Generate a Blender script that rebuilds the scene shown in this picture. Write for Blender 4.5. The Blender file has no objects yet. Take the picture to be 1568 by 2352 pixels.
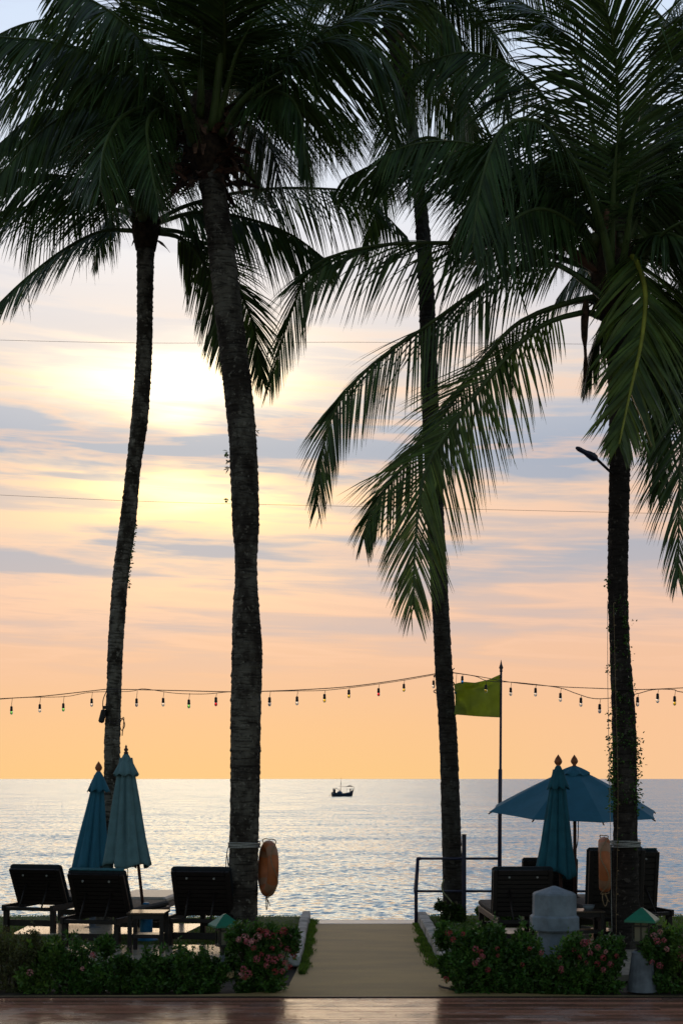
import bpy, math, random
import numpy as np
from mathutils import Vector, Matrix, Euler
R = math.radians
rnd = random.Random(7)
rng = np.random.default_rng(7)
scn = bpy.context.scene
COL = scn.collection
PI = math.pi

# ------------------------------------------------------------------ camera
CAMH = 2.2
FP = 50/36*2352            # focal length in picture units (picture 1568 x 2352)
HX, HY = 784.0, 1789.0     # principal column, horizon row
cam_d = bpy.data.cameras.new('camera')
cam = bpy.data.objects.new('camera', cam_d)
COL.objects.link(cam)
cam.location = (0, 0, CAMH)
cam.rotation_euler = (R(90), 0, 0)
cam_d.sensor_fit = 'VERTICAL'
cam_d.sensor_height = 36
cam_d.sensor_width = 24
cam_d.lens = 50
cam_d.shift_y = (HY-1176)/2352
cam_d.clip_start = 0.1
cam_d.clip_end = 120000
cam_d.dof.use_dof = True
cam_d.dof.focus_distance = 30
cam_d.dof.aperture_fstop = 3.8
scn.camera = cam

def P(px, py, Y):
    return Vector(((px-HX)*Y/FP, Y, CAMH-(py-HY)*Y/FP))
def G(px, py, z=0.0):
    Y = (CAMH-z)*FP/(py-HY)
    return Vector(((px-HX)*Y/FP, Y, z))

# ------------------------------------------------------------------ node helper
class NT:
    def __init__(s, tree):
        s.t = tree; s.n = tree.nodes; s.l = tree.links
    def node(s, typ, **kw):
        n = s.n.new(typ)
        for k, v in kw.items():
            setattr(n, k, v)
        return n
    def put(s, sock, v):
        if hasattr(v, 'links') or isinstance(v, bpy.types.NodeSocket):
            s.l.new(v, sock)
        else:
            sock.default_value = v
    def m(s, op, a, b=None, c=None, clamp=False):
        n = s.node('ShaderNodeMath', operation=op); n.use_clamp = clamp
        s.put(n.inputs[0], a)
        if b is not None: s.put(n.inputs[1], b)
        if c is not None: s.put(n.inputs[2], c)
        return n.outputs[0]
    def vm(s, op, a, b=None):
        n = s.node('ShaderNodeVectorMath', operation=op)
        s.put(n.inputs[0], a)
        if b is not None: s.put(n.inputs[1], b)
        return n.outputs['Value'] if op in ('DOT_PRODUCT', 'LENGTH') else n.outputs[0]
    def noise(s, vec, scale, detail=2, rough=.5, dist=0.0, out=0):
        n = s.node('ShaderNodeTexNoise')
        if vec is not None: s.put(n.inputs['Vector'], vec)
        n.inputs['Scale'].default_value = scale
        n.inputs['Detail'].default_value = detail
        n.inputs['Roughness'].default_value = rough
        n.inputs['Distortion'].default_value = dist
        return n.outputs[out]
    def ramp(s, fac, stops, interp='LINEAR'):
        n = s.node('ShaderNodeValToRGB'); cr = n.color_ramp; cr.interpolation = interp
        while len(cr.elements) < len(stops): cr.elements.new(.5)
        for e, (p, c) in zip(cr.elements, stops):
            e.position = p; e.color = (*c[:3], 1) if not isinstance(c, (int, float)) else (c, c, c, 1)
        s.put(n.inputs[0], fac)
        return n.outputs[0]
    def mix(s, f, a, b, mode='MIX'):
        n = s.node('ShaderNodeMix', data_type='RGBA', blend_type=mode)
        s.put(n.inputs[0], f)
        s.put(n.inputs[6], a if not isinstance(a, tuple) else (*a[:3], 1))
        s.put(n.inputs[7], b if not isinstance(b, tuple) else (*b[:3], 1))
        return n.outputs[2]
    def sstep(s, x, a, b, lo=0.0, hi=1.0):
        n = s.node('ShaderNodeMapRange', interpolation_type='SMOOTHSTEP')
        s.put(n.inputs[0], x)
        n.inputs[1].default_value = a; n.inputs[2].default_value = b
        n.inputs[3].default_value = lo; n.inputs[4].default_value = hi
        return n.outputs[0]
    def xyz(s, x, y, z):
        n = s.node('ShaderNodeCombineXYZ')
        s.put(n.inputs[0], x); s.put(n.inputs[1], y); s.put(n.inputs[2], z)
        return n.outputs[0]
    def sep(s, v):
        n = s.node('ShaderNodeSeparateXYZ'); s.put(n.inputs[0], v)
        return n.outputs
def lin(*c):
    return tuple(((v/255)/12.92 if v/255 <= .04045 else ((v/255+.055)/1.055)**2.4) for v in c)

# ------------------------------------------------------------------ sky
SUN_AZ, SUN_EL = -6.8, 15.3
world = bpy.data.worlds.new('World'); scn.world = world; world.use_nodes = True
w = NT(world.node_tree)
w.n.clear()
tc = w.node('ShaderNodeTexCoord')
d = w.vm('NORMALIZE', tc.outputs['Generated'])
dx, dy, dz = w.sep(d)
el = w.m('MULTIPLY', w.m('ARCSINE', dz), 180/PI)
az = w.m('MULTIPLY', w.m('ARCTAN2', dx, dy), 180/PI)
# warps
wn = w.noise(w.vm('MULTIPLY', d, (4, 4, 12)), 1.0, 3, .55)
wn2 = w.noise(w.vm('MULTIPLY', d, (10, 10, 60)), 1.0, 4, .6, .4)
shear = w.m('MULTIPLY', dx, 2.0)
elw = w.m('ADD', el, w.m('ADD', w.m('MULTIPLY', w.m('SUBTRACT', wn, .5), 3.6), w.m('MULTIPLY', w.m('SUBTRACT', wn2, .5), 1.6)))
elc = w.m('DIVIDE', w.m('MAXIMUM', el, 0.0), 90.0)
def e(deg): return deg/90
base = w.ramp(elc, [
    (0.0, lin(252, 202, 136)), (e(2.2), lin(251, 199, 145)), (e(4.2), lin(245, 196, 157)),
    (e(6.2), lin(241, 197, 168)), (e(8.5), lin(236, 200, 178)), (e(12), lin(237, 205, 182)),
    (e(16), lin(236, 217, 204)), (e(20), lin(230, 230, 236)), (e(24), lin(222, 234, 250)),
    (e(32), lin(206, 224, 251)), (e(48), lin(165, 194, 238)), (1.0, lin(112, 144, 202))])
def gauss(x, c, sg):
    q = w.m('DIVIDE', w.m('SUBTRACT', x, c), sg)
    return w.m('EXPONENT', w.m('MULTIPLY', w.m('MULTIPLY', q, q), -1.0))
# streaky cloud veils
st = w.noise(w.vm('ADD', w.vm('MULTIPLY', d, (6, 6, 78)), w.xyz(0, 0, w.m('MULTIPLY', dx, 3.0))), 1.0, 5, .55, .35)
streak = w.sstep(st, .45, .62)
# broad bands of cloud, edges broken by the warps
bandA = w.m('MULTIPLY', gauss(elw, 13.2, 1.15), w.sstep(wn2, .25, .55, .8, 1.15))
bandB = w.m('MULTIPLY', gauss(elw, 8.7, .8), .72)
bandC = w.m('MULTIPLY', gauss(elw, 6.3, .5), .35)
bandD = w.m('MULTIPLY', gauss(elw, 18.6, .9), .25)
hi = w.sstep(el, 3.0, 6.5)
cl = w.m('ADD', w.m('ADD', bandA, bandB), w.m('ADD', bandC, bandD))
cl = w.m('ADD', cl, w.m('MULTIPLY', w.m('MULTIPLY', streak, hi), .55), None, True)
ccol = w.ramp(elc, [(0, lin(215, 185, 165)), (e(6), lin(206, 188, 182)), (e(9), lin(178, 180, 190)), (e(13), lin(158, 173, 194)),
                    (e(18), lin(214, 214, 222)), (e(30), lin(205, 216, 240)), (1.0, lin(120, 140, 180))])
sky = w.mix(w.m('MULTIPLY', cl, .92), base, ccol)
# pink/orange lit edges of the streaks
edge = w.m('MULTIPLY', w.m('SUBTRACT', 1.0, w.m('ABSOLUTE', w.m('MULTIPLY', w.m('SUBTRACT', st, .43), 14.0)), None, True), .42)
edge = w.m('MULTIPLY', edge, w.m('MULTIPLY', hi, w.sstep(el, 19, 14)))
sky = w.mix(edge, sky, lin(255, 208, 176))
# north of the sun the low sky turns rosier
sky = w.mix(w.m('MULTIPLY', w.sstep(az, 0, 16), w.sstep(el, 9, 0, 0, .5)), sky, lin(247, 196, 166))
# glow of the hidden sun
ax = w.m('SUBTRACT', az, SUN_AZ)
thin = w.m('SUBTRACT', 1.0, w.m('MULTIPLY', cl, .97), None, True)
g1 = w.m('MULTIPLY', gauss(ax, 0.2, 3.9), gauss(elw, 15.6, 1.3))
g2 = w.m('MULTIPLY', gauss(ax, 0.4, 2.7), gauss(elw, 11.3, .75))
g3 = w.m('MULTIPLY', gauss(ax, 1.0, 7.0), gauss(el, 11.2, 3.6))
g4 = w.m('MULTIPLY', gauss(ax, 0.0, 12.0), gauss(el, 16.0, 9.0))
g5 = w.m('MULTIPLY', gauss(ax, 0.0, 9.0), gauss(el, 0.0, 5.0))
def scaled(g, col, k):
    n = w.node('ShaderNodeVectorMath', operation='SCALE')
    n.inputs[0].default_value = col
    w.put(n.inputs['Scale'], w.m('MULTIPLY', g, k))
    return n.outputs[0]
tot = w.vm('ADD', sky, scaled(w.m('MULTIPLY', g1, thin), (1.0, .80, .42), 1.75))
tot = w.vm('ADD', tot, scaled(w.m('MULTIPLY', g2, thin), (1.0, .74, .20), 1.6))
tot = w.vm('ADD', tot, scaled(w.m('MULTIPLY', g3, thin), (1.0, .60, .06), .55))
tot = w.vm('ADD', tot, scaled(g4, (1.0, .72, .30), .17))
tot = w.vm('ADD', tot, scaled(g5, (1.0, .62, .22), .03))
# away from the sunset the sky falls back to the plain physical dusk sky
nish = w.node('ShaderNodeTexSky', sky_type='NISHITA')
nish.sun_disc = False; nish.sun_elevation = R(SUN_EL); nish.sun_rotation = R(SUN_AZ)
nish.dust_density = 2.0
nsc = w.node('ShaderNodeVectorMath', operation='SCALE'); w.put(nsc.inputs[0], w.vm('MULTIPLY', nish.outputs[0], (1.12, 1.0, .84))); nsc.inputs['Scale'].default_value = .150
sx, sy = math.sin(R(SUN_AZ)), math.cos(R(SUN_AZ))
toward = w.vm('DOT_PRODUCT', d, (sx, sy, 0))
f = w.sstep(toward, .05, .85)
final = w.mix(f, nsc.outputs[0], tot)
# below the horizon: dull sea tone
final = w.mix(w.sstep(el, -0.02, -1.0), final, (.10, .11, .12))
bg = w.node('ShaderNodeBackground'); w.put(bg.inputs[0], final); bg.inputs[1].default_value = 1.0
wo = w.node('ShaderNodeOutputWorld'); w.l.new(bg.outputs[0], wo.inputs[0])
world.cycles.sampling_method = 'MANUAL'; world.cycles.sample_map_resolution = 1024

sun_d = bpy.data.lights.new('sun', 'SUN'); sun = bpy.data.objects.new('sun', sun_d); COL.objects.link(sun)
sun_d.energy = .20; sun_d.angle = R(24); sun_d.color = (1, .78, .50)
sdir = Vector((math.sin(R(SUN_AZ))*math.cos(R(SUN_EL)), math.cos(R(SUN_AZ))*math.cos(R(SUN_EL)), math.sin(R(SUN_EL))))
sun.rotation_euler = sdir.to_track_quat('Z', 'Y').to_euler()
sun.location = (0, 0, 30)

scn.view_settings.view_transform = 'Standard'
scn.view_settings.look = 'None'
scn.view_settings.exposure = 0
scn.view_settings.gamma = 1
scn.view_settings.use_curve_mapping = False
scn.render.engine = 'CYCLES'
scn.cycles.max_bounces = 6
scn.cycles.transparent_max_bounces = 8

# ------------------------------------------------------------------ materials
MATS = {}
def mat(name, col, rough=.7, var=.35, scale=8, bump=0.0, bscale=60, spec=.3, metal=0.0, trans=0.0, island=0.0,
        stretch=(1, 1, 1), col2=None, coat=0.0, objrand=0.0):
    m = bpy.data.materials.new(name); m.use_nodes = True
    t = NT(m.node_tree); b = t.n['Principled BSDF']
    o = t.node('ShaderNodeTexCoord').outputs['Object']
    v = t.vm('MULTIPLY', o, tuple(stretch))
    if objrand:
        oi = t.node('ShaderNodeObjectInfo')
        v = t.vm('ADD', v, t.xyz(t.m('MULTIPLY', oi.outputs['Random'], 37.0), t.m('MULTIPLY', oi.outputs['Random'], 11.0), 0))
    n = t.noise(v, scale, 5, .6)
    c2 = col2 if col2 else tuple(x*(1-var) for x in col)
    c1 = tuple(min(1, x*(1+var*.6)) for x in col)
    c = t.mix(t.sstep(n, .32, .68), c2, c1)
    if island:
        g = t.node('ShaderNodeNewGeometry')
        hs = t.node('ShaderNodeHueSaturation')
        t.put(hs.inputs['Value'], t.m('ADD', 1-island, t.m('MULTIPLY', g.outputs['Random Per Island'], 2*island)))
        t.put(hs.inputs['Hue'], t.m('ADD', .5-.02, t.m('MULTIPLY', t.m('FRACT', t.m('MULTIPLY', g.outputs['Random Per Island'], 17.3)), .04)))
        t.put(hs.inputs['Color'], c); c = hs.outputs[0]
    if objrand:
        hs = t.node('ShaderNodeHueSaturation')
        t.put(hs.inputs['Value'], t.m('ADD', 1-objrand, t.m('MULTIPLY', oi.outputs['Random'], 2*objrand)))
        t.put(hs.inputs['Color'], c); c = hs.outputs[0]
    t.put(b.inputs['Base Color'], c)
    b.inputs['Roughness'].default_value = rough
    b.inputs['Specular IOR Level'].default_value = spec
    b.inputs['Metallic'].default_value = metal
    if coat: b.inputs['Coat Weight'].default_value = coat; b.inputs['Coat Roughness'].default_value = .15
    if bump:
        bn = t.node('ShaderNodeBump'); bn.inputs['Strength'].default_value = bump; bn.inputs['Distance'].default_value = .02
        t.put(bn.inputs['Height'], t.noise(v, bscale, 4, .6)); t.l.new(bn.outputs[0], b.inputs['Normal'])
    if trans:
        tr = t.node('ShaderNodeBsdfTranslucent'); tcx = t.mix(1.0, c, (1.5, 1.5, .7), 'MULTIPLY'); t.put(tr.inputs[0], tcx)
        ms = t.node('ShaderNodeMixShader'); ms.inputs[0].default_value = trans
        t.l.new(b.outputs[0], ms.inputs[1]); t.l.new(tr.outputs[0], ms.inputs[2])
        t.l.new(ms.outputs[0], t.n['Material Output'].inputs[0])
    MATS[name] = m
    return m
M_frond = mat('palm_leaf', (.046, .080, .022), .42, .4, 3, trans=.22, island=.45, spec=.35)
M_frond_b = mat('palm_leaf_warm', (.085, .12, .025), .42, .4, 3, trans=.32, island=.4, spec=.35)
M_midrib = mat('palm_midrib', (.060, .085, .022), .5, .3, 4)
M_midrib_y = mat('palm_midrib_yellow', (.26, .25, .03), .5, .3, 4)
M_petiole = mat('palm_petiole', (.065, .095, .028), .5, .3, 4)
M_fibre = mat('palm_fibre', (.12, .068, .038), .9, .75, 11, bump=.9, island=.5, objrand=.55)
M_fibre_core = mat('palm_fibre_core', (.045, .027, .017), .95, .6, 14, bump=1.0, bscale=30)
M_spathe = mat('palm_spathe', (.12, .055, .03), .7, .4, 6)
M_coco = mat('coconut', (.06, .07, .02), .5, .5, 6)
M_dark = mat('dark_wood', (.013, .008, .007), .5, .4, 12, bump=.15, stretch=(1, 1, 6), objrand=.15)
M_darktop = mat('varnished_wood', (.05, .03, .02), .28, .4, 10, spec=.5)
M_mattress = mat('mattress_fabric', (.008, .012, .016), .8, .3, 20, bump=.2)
M_teal_piping = mat('teal_piping', (.02, .10, .12), .8, .3, 20)
M_umb = mat('umbrella_fabric_blue', (.035, .16, .25), .85, .08, 5, bump=.25, bscale=120, trans=.15)
M_umb_faded = mat('umbrella_fabric_faded', (.12, .22, .25), .85, .15, 5, bump=.25, bscale=120, trans=.12)
M_umb_deep = mat('umbrella_fabric_deep', (.018, .11, .155), .85, .2, 5, bump=.25, bscale=120, trans=.10)
M_finial = mat('finial_wood', (.28, .085, .03), .45, .3, 20)
M_pole = mat('umbrella_pole_wood', (.075, .035, .028), .5, .3, 20)
M_blue = mat('blue_paint', (.01, .15, .33), .5, .3, 9)
M_rail = mat('railing_paint', (.022, .022, .055), .4, .3, 9, spec=.4)
M_postw = mat('weathered_post', (.035, .027, .025), .8, .4, 9, bump=.3)
M_flag = mat('flag_cloth', (.36, .40, .11), .85, .15, 3, trans=.6)
M_conc = mat('concrete_grey', (.19, .22, .26), .8, .32, 4, bump=.05, bscale=200)
M_conc2 = mat('concrete_plinth', (.14, .155, .18), .8, .35, 5, bump=.05, bscale=200)
M_kerb = mat('kerb_concrete', (.36, .34, .32), .85, .35, 7, bump=.5, bscale=40, objrand=.18)
M_green = mat('green_metal_roof', (.008, .15, .085), .38, .15, 12, spec=.5)
M_lampframe = mat('lantern_frame', (.018, .018, .015), .45, .3, 20)
M_glassw = mat('lantern_frosted_glass', (.17, .15, .10), .35, .1, 4)
M_ring = mat('life_ring_orange', (.38, .11, .035), .55, .22, 7, bump=.1)
M_ringw = mat('life_ring_band', (.30, .15, .085), .6, .2, 7)
M_rope = mat('rope', (.34, .33, .31), .9, .3, 60, bump=.4, bscale=300)
M_rope_d = mat('dark_cord', (.05, .035, .03), .8, .3, 30)
M_tan_rope = mat('tan_rope', (.24, .16, .09), .9, .3, 60)
M_cable = mat('black_cable', (.03, .018, .02), .6, .2, 30)
M_black = mat('black_plastic', (.012, .012, .015), .5, .2, 20)
M_hose = mat('garden_hose', (.30, .29, .16), .5, .2, 20)
M_bulbs = {}
for nm, c in dict(clear=(.85, .8, .72), green=(.25, .75, .15), red=(.85, .02, .03), yellow=(.95, .65, .05), blue=(.02, .2, .7), smoke=(.3, .3, .32)).items():
    m = bpy.data.materials.new('bulb_glass_'+nm); m.use_nodes = True
    t = NT(m.node_tree); b = t.n['Principled BSDF']; b.inputs['Base Color'].default_value = (*c, 1); b.inputs['Roughness'].default_value = .12
    b.inputs['Transmission Weight'].default_value = .9; b.inputs['IOR'].default_value = 1.25
    M_bulbs[nm] = m
M_leaf = mat('shrub_leaf', (.046, .105, .018), .45, .35, 5, trans=.22, island=.55, spec=.3)
M_leaf_l = mat('shrub_leaf_light', (.09, .16, .03), .5, .35, 5, trans=.35, island=.5, spec=.3)
M_leaf_o = mat('shrub_leaf_olive', (.085, .090, .035), .6, .35, 5, trans=.3, island=.5)
M_leaf_y = mat('grass_plant_leaf', (.04, .075, .018), .5, .35, 5, trans=.3, island=.5)
M_twig = mat('twig', (.05, .035, .022), .8, .3, 20)
M_pink = mat('pink_petal', (.42, .10, .12), .7, .3, 30, trans=.2, island=.3)
M_pinkl = mat('pale_pink_petal', (.52, .22, .23), .7, .3, 30, trans=.2, island=.3)
M_cream = mat('cream_petal', (.50, .36, .20), .7, .3, 30, trans=.2, island=.3)
M_redp = mat('red_petal', (.33, .045, .05), .7, .3, 30, trans=.2, island=.3)
M_grass = mat('grass_blade', (.08, .14, .02), .6, .35, 3, trans=.35, island=.45)
M_soil = mat('lawn_soil', (.048, .070, .020), .95, .4, 9, bump=.5, bscale=40)
M_earth = mat('bed_earth', (.045, .034, .022), .95, .4, 9, bump=.5, bscale=40)
M_patio = mat('patio_tile', (.42, .36, .29), .22, .18, 5, bump=.04, bscale=14, spec=.6)
M_boat = mat('boat_hull_paint', (.016, .022, .04), .5, .3, 2)
M_boatb = mat('boat_trim_blue', (.02, .07, .15), .5, .3, 2)
M_boatc = mat('boat_canopy', (.05, .045, .06), .7, .3, 2)
M_white = mat('white_paint', (.6, .6, .6), .6, .1, 3)

def trunk_mat(name, dark, light, amt, lsc):
    m = bpy.data.materials.new(name); m.use_nodes = True
    t = NT(m.node_tree); b = t.n['Principled BSDF']
    o = t.node('ShaderNodeTexCoord').outputs['Object']
    n1 = t.noise(t.vm('MULTIPLY', o, (1, 1, .55)), lsc, 6, .65)
    n2 = t.noise(t.vm('MULTIPLY', o, (3, 3, 22)), 1.6, 4, .6, .5)
    n3 = t.noise(o, 16, 3, .6)
    c = t.mix(t.sstep(n1, .5-amt*.3, .72-amt*.25), dark, light)
    c = t.mix(t.sstep(n2, .52, .36, 0, .75), c, tuple(x*.35 for x in dark))
    c = t.mix(t.sstep(n3, .60, .66, 0, .5), c, tuple(min(1, x*1.9) for x in light))
    t.put(b.inputs['Base Color'], c); b.inputs['Roughness'].default_value = .95; b.inputs['Specular IOR Level'].default_value = .15
    bn = t.node('ShaderNodeBump'); bn.inputs['Strength'].default_value = .9; bn.inputs['Distance'].default_value = .03
    t.put(bn.inputs['Height'], t.m('ADD', n2, t.m('MULTIPLY', t.noise(o, 30, 4, .7), .5))); t.l.new(bn.outputs[0], b.inputs['Normal'])
    return m
M_trunk1 = trunk_mat('palm_bark_lichen', (.045, .036, .029), (.19, .17, .145), .4, 5)
M_trunk2 = trunk_mat('palm_bark_dark', (.036, .028, .024), (.14, .125, .105), .35, 3.2)
M_trunk3 = trunk_mat('palm_bark_ringed', (.040, .032, .028), (.075, .068, .06), .3, 6)
M_trunk4 = trunk_mat('palm_bark_mossy', (.026, .020, .018), (.070, .058, .050), .15, 4)

# path: exposed aggregate
M_path = bpy.data.materials.new('path_aggregate'); M_path.use_nodes = True
t = NT(M_path.node_tree); b = t.n['Principled BSDF']
o = t.node('ShaderNodeTexCoord').outputs['Object']
n1 = t.noise(o, 95, 2, .7); n2 = t.noise(t.vm('MULTIPLY', o, (.5, 1.6, 1)), 1.6, 4, .6)
c = t.mix(t.sstep(n1, .35, .65), (.18, .108, .036), (.66, .425, .165))
c = t.mix(t.sstep(n2, .35, .7, 0, .6), c, (.27, .175, .08))
t.put(b.inputs['Base Color'], c); b.inputs['Roughness'].default_value = .8
bn = t.node('ShaderNodeBump'); bn.inputs['Strength'].default_value = .4; bn.inputs['Distance'].default_value = .01
t.put(bn.inputs['Height'], n1); t.l.new(bn.outputs[0], b.inputs['Normal'])

# deck boards: worn varnish, wet patches
M_deck = bpy.data.materials.new('deck_board_wood'); M_deck.use_nodes = True
t = NT(M_deck.node_tree); b = t.n['Principled BSDF']
o = t.node('ShaderNodeTexCoord').outputs['Object']; oi = t.node('ShaderNodeObjectInfo')
v = t.vm('ADD', t.vm('MULTIPLY', o, (1, 14, 1)), t.xyz(t.m('MULTIPLY', oi.outputs['Random'], 40), 0, 0))
n1 = t.noise(v, 6, 6, .65); gl = t.node('ShaderNodeNewGeometry').outputs['Position']
n2 = t.noise(t.vm('MULTIPLY', gl, (1, 1.6, 1)), 1.7, 4, .6)
c = t.mix(n1, (.15, .055, .034), (.42, .18, .115))
hs = t.node('ShaderNodeHueSaturation'); t.put(hs.inputs['Value'], t.m('ADD', .5, t.m('MULTIPLY', oi.outputs['Random'], 1.0))); t.put(hs.inputs['Color'], c)
c = t.mix(t.sstep(n2, .45, .7, 0, .4), hs.outputs[0], (.20, .13, .11))
t.put(b.inputs['Base Color'], c)
t.put(b.inputs['Roughness'], t.sstep(n2, .35, .7, .13, .34))
b.inputs['Specular IOR Level'].default_value = .5
bn = t.node('ShaderNodeBump'); bn.inputs['Strength'].default_value = .07; bn.inputs['Distance'].default_value = .004
t.put(bn.inputs['Height'], t.noise(t.vm('MULTIPLY', gl, (2, 60, 1)), 3, 3, .6)); t.l.new(bn.outputs[0], b.inputs['Normal'])

# sea: explicit slope field so that far water keeps its glitter
M_sea = bpy.data.materials.new('sea_water'); M_sea.use_nodes = True
t = NT(M_sea.node_tree); b = t.n['Principled BSDF']
o = t.node('ShaderNodeNewGeometry').outputs['Position']
def slope(scale, st, detail, amp, rough=.55):
    cc = t.noise(t.vm('MULTIPLY', o, st), scale, detail, rough, .3, out=1)
    s = t.node('ShaderNodeVectorMath', operation='SCALE')
    t.put(s.inputs[0], t.vm('SUBTRACT', cc, (.5, .5, .5))); s.inputs['Scale'].default_value = amp
    return s.outputs[0]
sl = t.vm('ADD', slope(2.9, (.75, 1, 1), 3, 1.4), slope(.20, (.45, 1, 1), 2, .5))
sl = t.vm('ADD', sl, slope(6.5, (.7, 1, 1), 2, .5))
sl = t.vm('ADD', sl, slope(.022, (.35, 1, 1), 2, .09))
sx_, sy_, _z = t.sep(sl)
# the wave faces one sees from the shore are the ones that lean toward it
nrm = t.vm('NORMALIZE', t.xyz(t.m('MULTIPLY', sx_, .8), t.m('SUBTRACT', sy_, .125), 1.0))
b.inputs['Base Color'].default_value = (.215, .33, .39, 1)
b.inputs['Metallic'].default_value = .34
b.inputs['Roughness'].default_value = .17
b.inputs['Specular Tint'].default_value = (.84, .95, 1.0, 1)
b.inputs['IOR'].default_value = 1.40
t.l.new(nrm, b.inputs['Normal'])

# ------------------------------------------------------------------ mesh helpers
class MB:
    def __init__(s): s.v = []; s.f = []; s.sm = []
    def add(s, vs, fs, smooth=False):
        k = len(s.v); s.v += [tuple(x) for x in vs]
        s.f += [tuple(i+k for i in f) for f in fs]; s.sm += [smooth]*len(fs)
        return s
    def box(s, c, size, rot=None, bev=0.0):
        x, y, z = [q/2 for q in size]
        if bev <= 0:
            vs = [Vector((a*x, b_*y, c_*z)) for a in (-1, 1) for b_ in (-1, 1) for c_ in (-1, 1)]
            fs = [(0, 1, 3, 2), (4, 6, 7, 5), (0, 4, 5, 1), (2, 3, 7, 6), (0, 2, 6, 4), (1, 5, 7, 3)]
        else:
            bm_v = []; 
            q = bev
            sect = [(-x+q, -y), (x-q, -y), (x, -y+q), (x, y-q), (x-q, y), (-x+q, y), (-x, y-q), (-x, -y+q)]
            lv = [(-z, .0), (-z+q, 1), (z-q, 1), (z, .0)]
            vs = []
            for zz, k in lv:
                for (a, b_) in sect:
                    if k == 0: vs.append(Vector((a*(1-q/x), b_*(1-q/y), zz)))
                    else: vs.append(Vector((a, b_, zz)))
            fs = []
            for r in range(3):
                for i in range(8):
                    j = (i+1) % 8
                    fs.append((r*8+i, r*8+j, (r+1)*8+j, (r+1)*8+i))
            fs.append(tuple(range(7, -1, -1))); fs.append(tuple(range(24, 32)))
        if rot is not None:
            m = Euler(rot).to_matrix() if not isinstance(rot, Matrix) else rot
            vs = [m @ q_ for q_ in vs]
        c = Vector(c)
        return s.add([q_+c for q_ in vs], fs)
    def tube(s, pts, rad, sides=8, caps=True, smooth=True):
        pts = [Vector(p) for p in pts]; n = len(pts)
        rs = rad if isinstance(rad, (list, tuple)) else [rad]*n
        T = []
        for i in range(n):
            a = pts[max(0, i-1)]; b_ = pts[min(n-1, i+1)]
            T.append((b_-a).normalized())
        up = Vector((0, 0, 1)) if abs(T[0].z) < .9 else Vector((0, 1, 0))
        u = T[0].cross(up).normalized()
        vs = []
        for i in range(n):
            u = (u - T[i]*u.dot(T[i])).normalized(); v_ = T[i].cross(u)
            for k in range(sides):
                a = 2*PI*k/sides
                vs.append(pts[i] + (u*math.cos(a)+v_*math.sin(a))*rs[i])
        fs = [(i*sides+k, i*sides+(k+1) % sides, (i+1)*sides+(k+1) % sides, (i+1)*sides+k) for i in range(n-1) for k in range(sides)]
        k0 = len(s.v); s.add(vs, fs, smooth)
        if caps:
            s.f.append(tuple(k0+i for i in range(sides-1, -1, -1))); s.f.append(tuple(k0+(n-1)*sides+i for i in range(sides))); s.sm += [False, False]
        return s
    def lathe(s, prof, sides=16, c=(0, 0, 0), fn=None, smooth=True, capt=True):
        c = Vector(c); vs = []; n = len(prof)
        for i, (r, z) in enumerate(prof):
            for k in range(sides):
                a = 2*PI*k/sides
                rr = r*(fn(a, i/(n-1)) if fn else 1)
                vs.append(c+Vector((rr*math.cos(a), rr*math.sin(a), z)))
        fs = [(i*sides+k, i*sides+(k+1) % sides, (i+1)*sides+(k+1) % sides, (i+1)*sides+k) for i in range(n-1) for k in range(sides)]
        k0 = len(s.v); s.add(vs, fs, smooth)
        if capt:
            s.f.append(tuple(k0+i for i in range(sides-1, -1, -1))); s.f.append(tuple(k0+(n-1)*sides+i for i in range(sides))); s.sm += [False, False]
        return s
def build(name, mb, m, parent=None, world=False, kind=None):
    vs, fs = (mb.v, mb.f) if isinstance(mb, MB) else (mb[0], mb[1])
    me = bpy.data.meshes.new(name)
    if world and parent is not None:
        inv = parent.matrix_basis.inverted()
        A = np.array(vs, dtype=np.float64); I = np.array(inv)
        A = A @ I[:3, :3].T + I[:3, 3]; vs = A
    if isinstance(mb, MB):
        me.from_pydata([tuple(v) for v in vs], [], fs)
        me.polygons.foreach_set('use_smooth', mb.sm)
    else:
        vs = np.asarray(vs, dtype=np.float32); fs = np.asarray(fs, dtype=np.int32)
        nf, k = fs.shape
        me.vertices.add(len(vs)); me.vertices.foreach_set('co', vs.ravel())
        me.loops.add(nf*k); me.loops.foreach_set('vertex_index', fs.ravel())
        me.polygons.add(nf); me.polygons.foreach_set('loop_start', np.arange(nf, dtype=np.int32)*k)
        me.polygons.foreach_set('loop_total', np.full(nf, k, dtype=np.int32))
        me.update(calc_edges=True)
    me.materials.append(m); me.update()
    ob = bpy.data.objects.new(name, me); COL.objects.link(ob)
    if parent is not None: ob.parent = parent
    if kind: ob['kind'] = kind
    return ob
def thing(name, label, cat, loc=(0, 0, 0), rz=0.0, group=None, rot=None):
    ob = bpy.data.objects.new(name, None); COL.objects.link(ob)
    ob.location = loc; ob.rotation_euler = rot if rot else (0, 0, rz); ob.empty_display_size = .2
    ob['label'] = label; ob['category'] = cat
    if group: ob['group'] = group
    # matrix_basis is recomputed from loc/rot on read
    return ob
def copy_tree(o, parent=None):
    c = o.copy(); COL.objects.link(c); c.parent = parent
    for ch in list(o.children): copy_tree(ch, c)
    return c
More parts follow.
